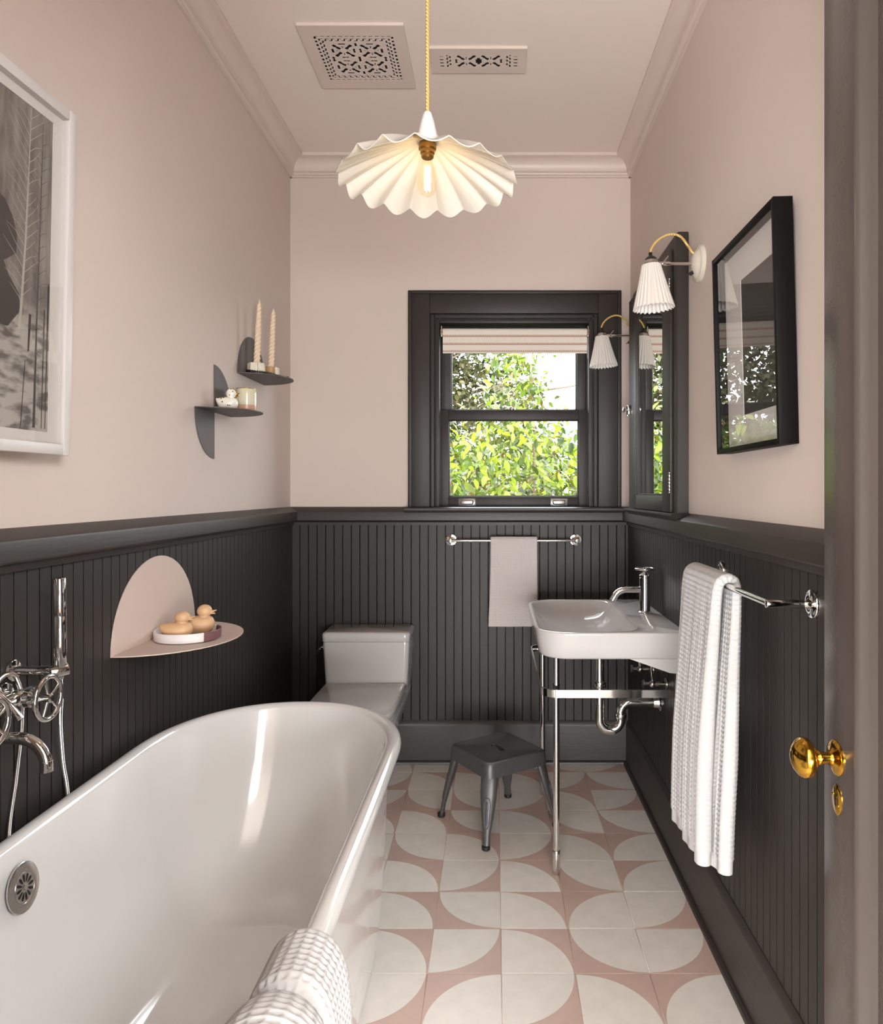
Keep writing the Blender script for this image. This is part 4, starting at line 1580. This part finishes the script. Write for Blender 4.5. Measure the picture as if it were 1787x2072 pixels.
# ------------------------------------------------------------------ waffle towels
def towel(name, path, axis, w0, w1, thick, m, label, cell=.010, spc=5, hem=.028, amp=.0016, fold=None, hems=(True, True)):
    """path: polyline points in the plane across `axis` ('x' or 'y'); slab of half thickness thick(s) swept along it.
    w0(s), w1(s): the two side edges along axis; fold(w, s): extra offset of the broad faces."""
    P = smooth_path(path, 40)
    L = np.array([0] + list(np.cumsum([(c - a).length for a, c in zip(P[:-1], P[1:])])))
    tot = L[-1]
    ns = int(tot / cell * spc)
    S = np.linspace(0, tot, ns)
    pts = np.array([[p.x, p.y, p.z] for p in P])
    Q = np.stack([np.interp(S, L, pts[:, k]) for k in range(3)], 1)
    Tn = np.gradient(Q, axis=0); Tn /= np.linalg.norm(Tn, axis=1)[:, None]
    A = np.array([1., 0, 0]) if axis == 'x' else np.array([0, 1., 0])
    Nn = np.cross(Tn, A); Nn /= np.linalg.norm(Nn, axis=1)[:, None]
    W = abs(w1(.5) - w0(.5))
    nw = int(W / cell * spc); ne = 10
    prof_ = [(k / nw, 1, 0.) for k in range(nw + 1)] + [(1., math.cos(PI * k / ne), math.sin(PI * k / ne)) for k in range(1, ne)] + \
            [(1 - k / nw, -1, 0.) for k in range(nw + 1)] + [(0., -math.cos(PI * k / ne), -math.sin(PI * k / ne)) for k in range(1, ne)]
    pr_ = np.array(prof_)
    n = len(pr_)
    V = np.zeros((ns, n, 3), np.float32)
    per = np.concatenate([[0], np.cumsum(np.hypot(np.diff(pr_[:, 0]) * W, np.diff(pr_[:, 1]) * .012 + np.diff(pr_[:, 2]) * .012))])
    for i in range(ns):
        f = S[i] / tot
        a0, a1, th = w0(f), w1(f), thick(f)
        wv = a0 + (a1 - a0) * pr_[:, 0] + pr_[:, 2] * th * (1 if a1 > a0 else -1)
        off = pr_[:, 1] * th
        if fold is not None:
            off = off + np.array([fold(x, f, sd) for x, sd in zip(pr_[:, 0], pr_[:, 1])])
        e = min(S[i] if hems[0] else 9, tot - S[i] if hems[1] else 9)
        k_ = min(1.0, max(0.0, (e - hem) / .004))
        cu = np.abs(np.cos(PI * per / cell)); cv = abs(math.cos(PI * S[i] / cell))
        h = (np.maximum(cu ** 2.2, cv ** 2.2) - .45) * amp * 1.6 * k_
        sgn = np.where(np.abs(pr_[:, 1]) > .999, pr_[:, 1], pr_[:, 1])
        wv = wv + pr_[:, 2] * h * (1 if a1 > a0 else -1)
        off = off + sgn * h
        V[i] = Q[i] + A * wv[:, None] + Nn[i] * off[:, None]
    idx = np.arange(ns * n).reshape(ns, n)
    a_ = idx[:-1]; b_ = idx[1:]
    F = np.stack([a_, np.roll(a_, -1, 1), np.roll(b_, -1, 1), b_], 2).reshape(-1, 4)
    me = np_mesh(name, V.reshape(-1, 3), F, m)
    bm = bmesh.new(); bm.from_mesh(me)
    bm.verts.ensure_lookup_table()
    for row in (idx[0], idx[-1]):
        # close the ends with a strip between the two faces
        top_ = list(row[:nw + 1]); bot = list(row[nw + ne:nw + ne + nw + 1][::-1])
        for k in range(nw):
            bm.faces.new([bm.verts[int(q)] for q in (top_[k], top_[k + 1], bot[k + 1], bot[k])])
    bmesh.ops.recalc_face_normals(bm, faces=bm.faces[:])
    bm.to_mesh(me); bm.free()
    o = link(name, me)
    tag(o, label, 'towel')
    return o


# towel on the back wall bar
yt = yb - .068
p_ = [(0, yt - .020, .681), (0, yt - .018, .80), (0, yt - .015, .95), (0, yt - .0135, 1.06), (0, yt - .0125, 1.088), (0, yt - .008, 1.0985), (0, yt, 1.102), (0, yt + .008, 1.0985), (0, yt + .0125, 1.088), (0, yt + .0135, 1.06), (0, yt + .016, .93), (0, yt + .018, .79)]
towel('hand_towel', p_, 'x', lambda f: -.0155 - .012 * max(0, (.5 - f) * 2) ** 2 - .008 * max(0, (f - .55) * 2), lambda f: .1955 + .004 * abs(f - .5), lambda f: .0052, M_TOWELP,
      'pale waffle hand towel hanging from the bar under the window', cell=.0125,
      fold=lambda w, f, sd: .002 * math.sin(w * 9 + 1) * min(1, abs(f - .62) * 3))
# bath towel on the right wall bar
xb = xr - .088
p_ = [(.5085, 0, .425), (.512, 0, .60), (.520, 0, .80), (.530, 0, .98), (.5345, 0, 1.060), (.539, 0, 1.0956), (.547, 0, 1.109), (xb, 0, 1.1145), (.575, 0, 1.109), (.581, 0, 1.0956), (.581, 0, 1.05), (.574, 0, .90), (.567, 0, .70), (.558, 0, .52), (.553, 0, .402)]


def th_r(f):
    return .0095 + .0085 * min(1, abs(f - .5) * 3.2)


towel('bath_towel', p_, 'y', lambda f: 1.748 + .006 * math.sin(f * 9), lambda f: 2.018, th_r, M_TOWEL,
      'long white waffle bath towel hanging from the bar next to the basin', cell=.0120, amp=.0032,
      fold=lambda w, f, sd: (.005 * math.sin(w * 15 + 2) + .003 * math.sin(w * 31)) * min(1, abs(f - .5) * 3))
# towel over the tub rim
rx = TX + TW - .022
p_ = [(rx - .090, 0, .36), (rx - .076, 0, .47), (rx - .058, 0, .57), (rx - .044, 0, .63), (rx - .028, 0, .662), (rx, 0, .675), (rx + .029, 0, .663), (rx + .047, 0, .625), (rx + .055, 0, .54), (rx + .057, 0, .42), (rx + .055, 0, .28)]


def fold_t(w, f, sd):
    # a deep crease about a third of the way from the far end and smaller ones nearer
    g_ = 0
    for c0, wd, dpth in ((.70, .035, .018), (.36, .03, .012)):
        g_ -= dpth * math.exp(-((w - c0 + (f - .5) * .12) / wd) ** 2)
    bump = .016 * math.exp(-((w - .53) / .14) ** 2)
    return (g_ + bump) * (1 if sd > 0 else 0) * (1)


towel('bath_towel', p_, 'y', lambda f: .66, lambda f: 1.048 - .02 * abs(f - .5), lambda f: .0125, M_TOWEL,
      'thick white waffle bath towel draped over the rim of the bathtub', cell=.0115, amp=.0024, fold=fold_t)

# ------------------------------------------------------------------ wall shelves and what stands on them
def half_disc(bm, c, r, plane, t, a0=0, a1=180, ry=None, n=36):
    """plate with circular outline; plane 'wall' (y-z) or 'flat' (x-y); wall plate thickness towards +x"""
    ry = r if ry is None else ry
    pts = [(r * math.cos(math.radians(a0 + (a1 - a0) * k / n)), ry * math.sin(math.radians(a0 + (a1 - a0) * k / n))) for k in range(n + 1)]
    if abs(a1 - a0) < 170:
        pts.append((0, 0))
    if plane == 'wall':
        loft(bm, [[(c[0] + d, c[1] + u, c[2] + v) for u, v in pts] for d in (0, t)])
    else:
        loft(bm, [[(c[0] + v, c[1] + u, c[2] + d) for u, v in pts] for d in (-t, 0)])


def shelf(x, y, z, r, ry, style, m, label):
    t = thing('wall_shelf', (x, y, z), label, 'shelf', 'folded disc wall shelves')
    th = .0028
    b_ = new()
    if style == 'up':
        half_disc(b_, (x + .001, y, z), r, 'wall', th, 0, 180, ry)
    else:
        half_disc(b_, (x + .001, y, z), r, 'wall', th, 0, 90, ry); half_disc(b_, (x + .001, y, z), r, 'wall', th, 180, 270, ry)
    obj('back_plate', b_, m, t, 30)
    b_ = new(); half_disc(b_, (x + .001, y, z), r, 'flat', th, 0, 180, ry)
    obj('ledge', b_, m, t, 30)
    return t


shelf(XL, 2.972, 1.788, .166, .168, 'up', M_SHELF, 'charcoal half disc wall shelf holding the two twisted candles')
shelf(XL, 2.575, 1.609, .167, .168, 'split', M_SHELF, 'charcoal half disc wall shelf holding the spotted duck and tumbler')
shelf(XL + BX, 2.112, .900, .258, .236, 'up', M_PINKSHELF, 'pink half disc wall shelf above the bathtub')


def make_duck(L, m, mb, label, group=None, name='wooden_duck', spots=False):
    """toy duck facing +x, base at z=0, about L long"""
    t = thing(name, (0, 0, 0), label, 'duck figurine', group)
    b_ = new()
    k = L / .085
    prof_ = []
    secs = [(-.0460, .0400, .003, .003), (-.0435, .0370, .009, .0075), (-.037, .0300, .0170, .0140), (-.026, .0255, .0240, .0215), (-.010, .0245, .0285, .0245), (.010, .0245, .0290, .0245), (.024, .0250, .0245, .0235), (.034, .0265, .0165, .0175), (.0395, .0275, .006, .007)]
    rings_ = []
    for x, zc, ry_, rz in secs:
        ring = []
        for q in range(24):
            a = 2 * PI * q / 24
            z = zc + rz * math.sin(a)
            z = max(z, .001)
            ring.append((x * k, ry_ * math.cos(a) * k, z * k))
        rings_.append(ring)
    loft(b_, rings_)
    bd = obj('body', b_, m, t, 60, world=False)
    b_ = new()
    lathe(b_, [(.0190 * k, .036 * k), (.0150 * k, .044 * k), (.0140 * k, .0475 * k), (.0165 * k, .052 * k)], 24, Matrix.Translation((.012 * k, 0, 0)))
    ball(b_, (.013 * k, 0, .0610 * k), .0190 * k, 1.08, .95, .92, 24, 16)
    hd_ = obj('head', b_, m, t, 60, world=False)
    b_ = new()
    for s, z0 in ((1, .0600), (-1, .0560)):
        rings_ = []
        for x, hw_, hh_, dz in ((.026, .0085, .0050, 0), (.034, .0075, .0036, -.0004), (.041, .0068, .0022, .0014 * s), (.0455, .0035, .0010, .0028 * s)):
            if s < 0:
                x = .025 + (x - .025) * .8
            rings_.append([(x * k, hw_ * math.cos(2 * PI * q / 14) * k, (z0 + dz + hh_ * math.sin(2 * PI * q / 14)) * k) for q in range(14)])
        loft(b_, rings_)
    obj('beak', b_, mb, t, 60, world=False)
    if spots:
        b_ = new(); rn = random.Random(5)
        for q in range(26):
            a = rn.uniform(0, 2 * PI); x = rn.uniform(-.034, .030)
            ry_ = .0285 * (1 - abs(x / .046) ** 2.6) ** .5; rz = .0240 * (1 - abs(x / .046) ** 2.6) ** .5
            ball(b_, (x * k, ry_ * math.cos(a) * k, max(.003, .0250 + rz * math.sin(a)) * k), .0030 * k, u=8, v=6)
        for q in range(12):
            a, e_ = rn.uniform(0, 2 * PI), rn.uniform(-.5, 1.2)
            ball(b_, ((.013 + .0200 * math.cos(a) * math.cos(e_)) * k, .0183 * math.sin(a) * math.cos(e_) * k, (.061 + .0178 * math.sin(e_)) * k), .0024 * k, u=8, v=6)
        o_ = obj('gold_spot', b_, M_GOLD, bd, world=False); o_['kind'] = 'stuff'
    return t


zs = .9005
tray = thing('round_tray', (-.886, 2.082, zs), 'round white tray with plum section on the pink wall shelf', 'tray')
for nm, a0, a1, m in (('white_section', 48, 360 - 40, M_TRAYW), ('plum_section', -40, 48, M_TRAYP)):
    b = new()
    cs = [(.002, 0), (.084, 0), (.090, .003), (.0915, .026), (.0900, .028), (.0865, .026), (.084, .007), (.080, .005), (.002, .005)]
    n = 60
    rings = []
    for k in range(n + 1):
        a = math.radians(a0 + (a1 - a0) * k / n)
        rings.append([(-.886 + r * math.cos(a), 2.082 + r * math.sin(a), zs + z) for r, z in cs])
    loft(b, rings)
    obj(nm, b, m, tray, 40)
d1 = make_duck(.088, M_WOOD, M_WOOD, 'pale wooden duck on the round tray, the nearer one with its head lower', 'wooden ducks on the tray')
d2 = copy_tree(d1)
d2['label'] = 'pale wooden duck on the round tray, the farther one with its head higher'
d1.location = (-.900, 2.045, zs + .0055); d1.rotation_euler = (0, 0, math.radians(12)); d1.scale = (1, 1, .98)
d2.location = (-.868, 2.122, zs + .0055); d2.rotation_euler = (0, 0, math.radians(10)); d2.scale = (1.0, 1.0, 1.06)
d3 = make_duck(.078, M_DUCKW, M_GOLD, 'white duck with gold beak and gold spots on the charcoal wall shelf', name='spotted_duck', spots=True)
d3.location = (-.950, 2.566, 1.6095); d3.rotation_euler = (0, 0, math.radians(14)); d3.scale = (.95, .95, 1.12)
tum = thing('tumbler', (-.926, 2.684, 1.6095), 'two-tone sage and blush ceramic tumbler behind the spotted duck', 'tumbler')
b = new(); lathe(b, [(.034, .0005), (.0375, .004), (.039, .02), (.0392, .034)], 40, Matrix.Translation((-.926, 2.684, 1.6095)), cap1=False)
obj('blush_base', b, M_TUMP, tum, 60)
b = new(); lathe(b, [(.0392, .034), (.0392, .075), (.0375, .091), (.0355, .0945), (.0335, .0925), (.034, .03), (.002, .02)], 40, Matrix.Translation((-.926, 2.684, 1.6095)), cap0=False)
obj('sage_wall', b, M_TUMC, tum, 60)
b = new(); tube(b, [(-.926 + .0357 * math.cos(2 * PI * k / 40), 2.684 + .0357 * math.sin(2 * PI * k / 40), 1.6095 + .0945) for k in range(40)], .0011, 6, closed=True)
obj('gold_rim', b, M_GOLD, tum)


def candle(x, y, z, H, lean, label):
    t = thing('candle', (x, y, z), label, 'candle', 'twisted candles on the shelf')
    b_ = new(); rings_ = []
    n, ns_ = 32, 110
    for k in range(ns_ + 1):
        s = k / ns_
        r = .0112 * (1 - .40 * s ** 2.2) if s < .94 else .0112 * .64 * (1 - (s - .94) / .06 * .72)
        tw = s * 2 * PI * 4.2
        a_ = (.2 if s > .03 else .2 * s / .03) * (1 if s < .93 else max(0, (1 - s) / .07))
        rings_.append([(x + lean * s + r * (1 + a_ * math.cos(4 * (u - tw))) * math.cos(u), y + r * (1 + a_ * math.cos(4 * (u - tw))) * math.sin(u), z + H * s) for u in [2 * PI * q / n for q in range(n)]])
    loft(b_, rings_)
    obj('wax', b_, M_CANDLE, t, 50)
    b_ = new(); tube(b_, [(x + lean, y, z + H - .001), (x + lean * 1.02, y, z + H + .007)], .0008, 6)
    obj('wick', b_, M_CANDLE, t)
    return t


candle(-.948, 2.868, 1.800, .282, .012, 'cream twisted taper candle in the white faceted holder')
candle(-.921, 2.962, 1.800, .272, .012, 'cream twisted taper candle in the tan cup holder')
h1 = thing('candle_holder', (-.948, 2.868, 1.7885), 'low white faceted candle holder at the back of the charcoal shelf', 'candle holder')
for k in range(4):
    b = new()
    a0 = math.radians(-160 + k * 48)
    cs = [(.0135, .0), (.034, .0), (.036, .004), (.034, .042), (.032, .044), (.0155, .044), (.0135, .042)]
    rings = [[(-.948 + r * math.cos(a) / math.cos(abs(i_) * .0), 2.868 + r * math.sin(a), 1.7885 + z) for r, z in cs] for i_, a in ((0, a0 + .02), (1, a0 + math.radians(48) - .02))]
    loft(b, rings)
    obj('facet', b, M_HOLDW, h1, 30)
b = new(); cyl(b, (-.948, 2.868, 1.7885), (-.948, 2.868, 1.800), .014, n=24)
obj('cup_floor', b, M_HOLDW, h1)
h2 = thing('candle_holder', (-.921, 2.962, 1.7885), 'tan ceramic cup candle holder nearer the shelf edge', 'candle holder')
b = new(); lathe(b, [(.022, 0), (.0255, .002), (.0258, .040), (.0255, .044), (.0215, .044), (.0210, .0115), (.001, .0113)], 36, Matrix.Translation((-.921, 2.962, 1.7885)))
obj('cup', b, M_HOLDT, h2)
b = new(); box(b, -.899, -.889, 2.944, 2.980, 1.7887, 1.832, .002)
obj('side_tab', b, M_HOLDW, h2)
bs = thing('bead_strand', (-.93, 2.92, 1.7885), 'strand of glossy black beads lying around the candle holders', 'beads')
pts = smooth_path([(-.972, 2.835, 1.796), (-.948, 2.822, 1.7935), (-.915, 2.838, 1.7925), (-.897, 2.87, 1.7925), (-.884, 2.915, 1.7925), (-.870, 2.955, 1.7925), (-.864, 3.0, 1.7925), (-.876, 3.035, 1.7925), (-.905, 3.03, 1.7925)], 4)
for k, p in enumerate(pts):
    b = new(); r = .0048 if k > 5 else .0075 - .0005 * k
    if 24 < k < 29:
        r = .008
    ball(b, (p.x, p.y, 1.7885 + r), r, u=14, v=10)
    obj('bead', b, M_BEAD, bs)

# ------------------------------------------------------------------ garden outside the window
b = new(); box(b, -9, 9, YB + .2, 22, -.75, -.7)
struct(obj('ground_outside', b, M_LAWN))


def leaf_template(Lf, wf, fold=.25, curl=.18):
    xs = [0, .22, .5, .78, 1.0]
    ws = [0.04, .38, .5, .33, .0]
    V, F = [], []
    for x, w in zip(xs, ws):
        z = -curl * x * x * Lf
        V += [(x * Lf, -w * wf, z + fold * w * wf), (x * Lf, 0, z), (x * Lf, w * wf, z + fold * w * wf)]
    for i in range(4):
        a = i * 3
        F += [(a, a + 1, a + 4, a + 3), (a + 1, a + 2, a + 5, a + 4)]
    return np.array(V), np.array(F)


def rot_batch(yaw, pitch, roll):
    cy_, sy_ = np.cos(yaw), np.sin(yaw); cp, sp_ = np.cos(pitch), np.sin(pitch); cr_, sr = np.cos(roll), np.sin(roll)
    R = np.zeros((len(yaw), 3, 3))
    R[:, 0, 0] = cy_ * cp; R[:, 0, 1] = cy_ * sp_ * sr - sy_ * cr_; R[:, 0, 2] = cy_ * sp_ * cr_ + sy_ * sr
    R[:, 1, 0] = sy_ * cp; R[:, 1, 1] = sy_ * sp_ * sr + cy_ * cr_; R[:, 1, 2] = sy_ * sp_ * cr_ - cy_ * sr
    R[:, 2, 0] = -sp_; R[:, 2, 1] = cp * sr; R[:, 2, 2] = cp * cr_
    return R


def foliage(name, pos, size, V0, F0, m, parent, rng, droop=.5):
    n = len(pos)
    R = rot_batch(rng.uniform(0, 2 * PI, n), rng.normal(droop, .5, n), rng.normal(0, .5, n))
    s = rng.uniform(.7, 1.25, n) * size
    V = np.einsum('nij,kj->nki', R, V0) * s[:, None, None] + pos[:, None, :]
    F = (F0[None] + (np.arange(n) * len(V0))[:, None, None]).reshape(-1, 4)
    o_ = link(name, np_mesh(name, V.reshape(-1, 3), F, m), parent)
    o_['kind'] = 'stuff'
    return o_


rng = np.random.default_rng(11)
V0, F0 = leaf_template(1.0, .46)
shrub = thing('shrub', (.3, 5.7, -.7), 'dense yellow-green leafy shrub close outside the lower window panes', 'shrub')


def clusters(n_cl, per, cen_fn, spread):
    c = np.array([cen_fn() for _ in range(n_cl)])
    p = np.repeat(c, per, 0) + rng.normal(0, 1, (n_cl * per, 3)) * spread
    return p


def sh_c():
    while True:
        x, y, z = rng.uniform(-3.6, 3.2), rng.uniform(5.1, 6.9), rng.uniform(-.2, 2.2)
        top = 1.72 + .16 * math.sin(2.1 * x + .4) + .12 * math.sin(5.3 * x + 1)
        if z < top and rng.uniform() < (1.0 if z < top - .35 else .5):
            return (x, y, z)


pos = clusters(3400, 12, sh_c, (.07, .07, .07))
foliage('leaf_mass', pos, .075, V0, F0, M_LEAF, shrub, rng)
pos = clusters(46, 16, lambda: (rng.normal(.16, .09), rng.uniform(5.4, 6.0), rng.uniform(1.6, 2.5)), (.05, .06, .06))
foliage('leaf_mass', pos, .07, V0, F0, M_LEAF, shrub, rng)
pos = clusters(1500, 14, lambda: (rng.uniform(-3.2, 3.4), rng.uniform(7.0, 8.2), 1.85 - 2.2 * rng.uniform() ** 1.3), (.09, .09, .09))
foliage('leaf_mass', pos, .085, V0, F0, M_LEAF, shrub, rng)
b = new()
for k in range(26):
    x = -3.4 + k * .26 + rng.uniform(-.1, .1); y = 5.5 + rng.uniform(-.2, .4)
    h = rng.uniform(1.0, 1.7)
    tube(b, smooth_path([(x, y, -.72), (x + rng.uniform(-.1, .1), y, .2), (x + rng.uniform(-.3, .3), y + rng.uniform(-.2, .2), h)], 4), [.018 - .0016 * q for q in range(9)], 6)
o = obj('stem', b, M_BARK, shrub); o['kind'] = 'stuff'
b = new(); tube(b, smooth_path([(.25, 5.7, -.7), (.28, 5.7, .8), (.31, 5.68, 1.7), (.27, 5.7, 2.3)], 5), [.022 - .001 * q for q in range(16)], 7)
obj('stem', b, M_BARK, shrub)
leaf_me = np_mesh('leaf', V0 * np.array([.078, .078, .078]), F0, M_LEAF)
Rn = random.Random(9)
for k in range(300):
    o = link('leaf', leaf_me, shrub, world=True)
    x = Rn.uniform(-.62, .95); z = Rn.uniform(1.12, 1.95)
    o.location = (x, 4.98 + Rn.uniform(0, .22) + .1 * abs(math.sin(3 * x + 5 * z)), z)
    o.rotation_euler = (Rn.gauss(0, .5), Rn.gauss(.5, .45), Rn.uniform(0, 2 * PI))
    s = Rn.uniform(.75, 1.3); o.scale = (s, s, s)

tree = thing('tree', (-1.2, 10.5, -.7), 'tall olive-green tree behind the shrub, seen through the upper window pane', 'tree')
b = new()
tube(b, smooth_path([(-1.3, 10.6, -.7), (-1.25, 10.5, 1.0), (-1.1, 10.5, 2.6), (-1.2, 10.4, 5.0)], 6), [.16 - .006 * q for q in range(19)], 9)
obj('trunk', b, M_BARK, tree)
b = new()
for k in range(16):
    z0 = 1.4 + k * .2
    x1, z1 = -1.15 + rng.uniform(-1.6, 2.4), z0 + rng.uniform(.1, .8)
    y1 = 10.4 + rng.uniform(-.6, .6)
    tube(b, smooth_path([(-1.17, 10.5, z0), ((x1 - 1.17) / 2, (10.5 + y1) / 2, z0 + (z1 - z0) * .7), (x1, y1, z1)], 5), [.04 - .003 * q for q in range(11)], 6)
tube(b, smooth_path([(-1.1, 10.4, 2.9), (-.1, 10.2, 2.3), (.6, 10.2, 1.95), (1.35, 10.1, 1.80)], 5), [.035 - .0018 * q for q in range(16)], 6)
o = obj('branch', b, M_BARK, tree); o['kind'] = 'stuff'
Vt, Ft = leaf_template(1.0, .7)


def tr_c():
    while True:
        x, y, z = rng.uniform(-4.8, 1.4), rng.uniform(9.8, 11.4), rng.uniform(.6, 5.0)
        right = .15 + .35 * math.sin(z * 2.1 + .5) + (.55 if 2.35 < z < 2.9 else 0)
        if x < right and rng.uniform() < (.92 if x < -.3 else .55):
            return (x, y, z)


pos = clusters(2900, 16, tr_c, (.10, .10, .09))
foliage('leaf_mass', pos, .084, Vt, Ft, M_LEAFT, tree, rng, .3)
pos = clusters(22, 9, lambda: (rng.uniform(.5, 1.35), rng.uniform(10.0, 10.3), rng.normal(1.86, .07)), (.05, .05, .04))
foliage('leaf_mass', pos, .075, Vt, Ft, M_LEAF, tree, rng, .3)
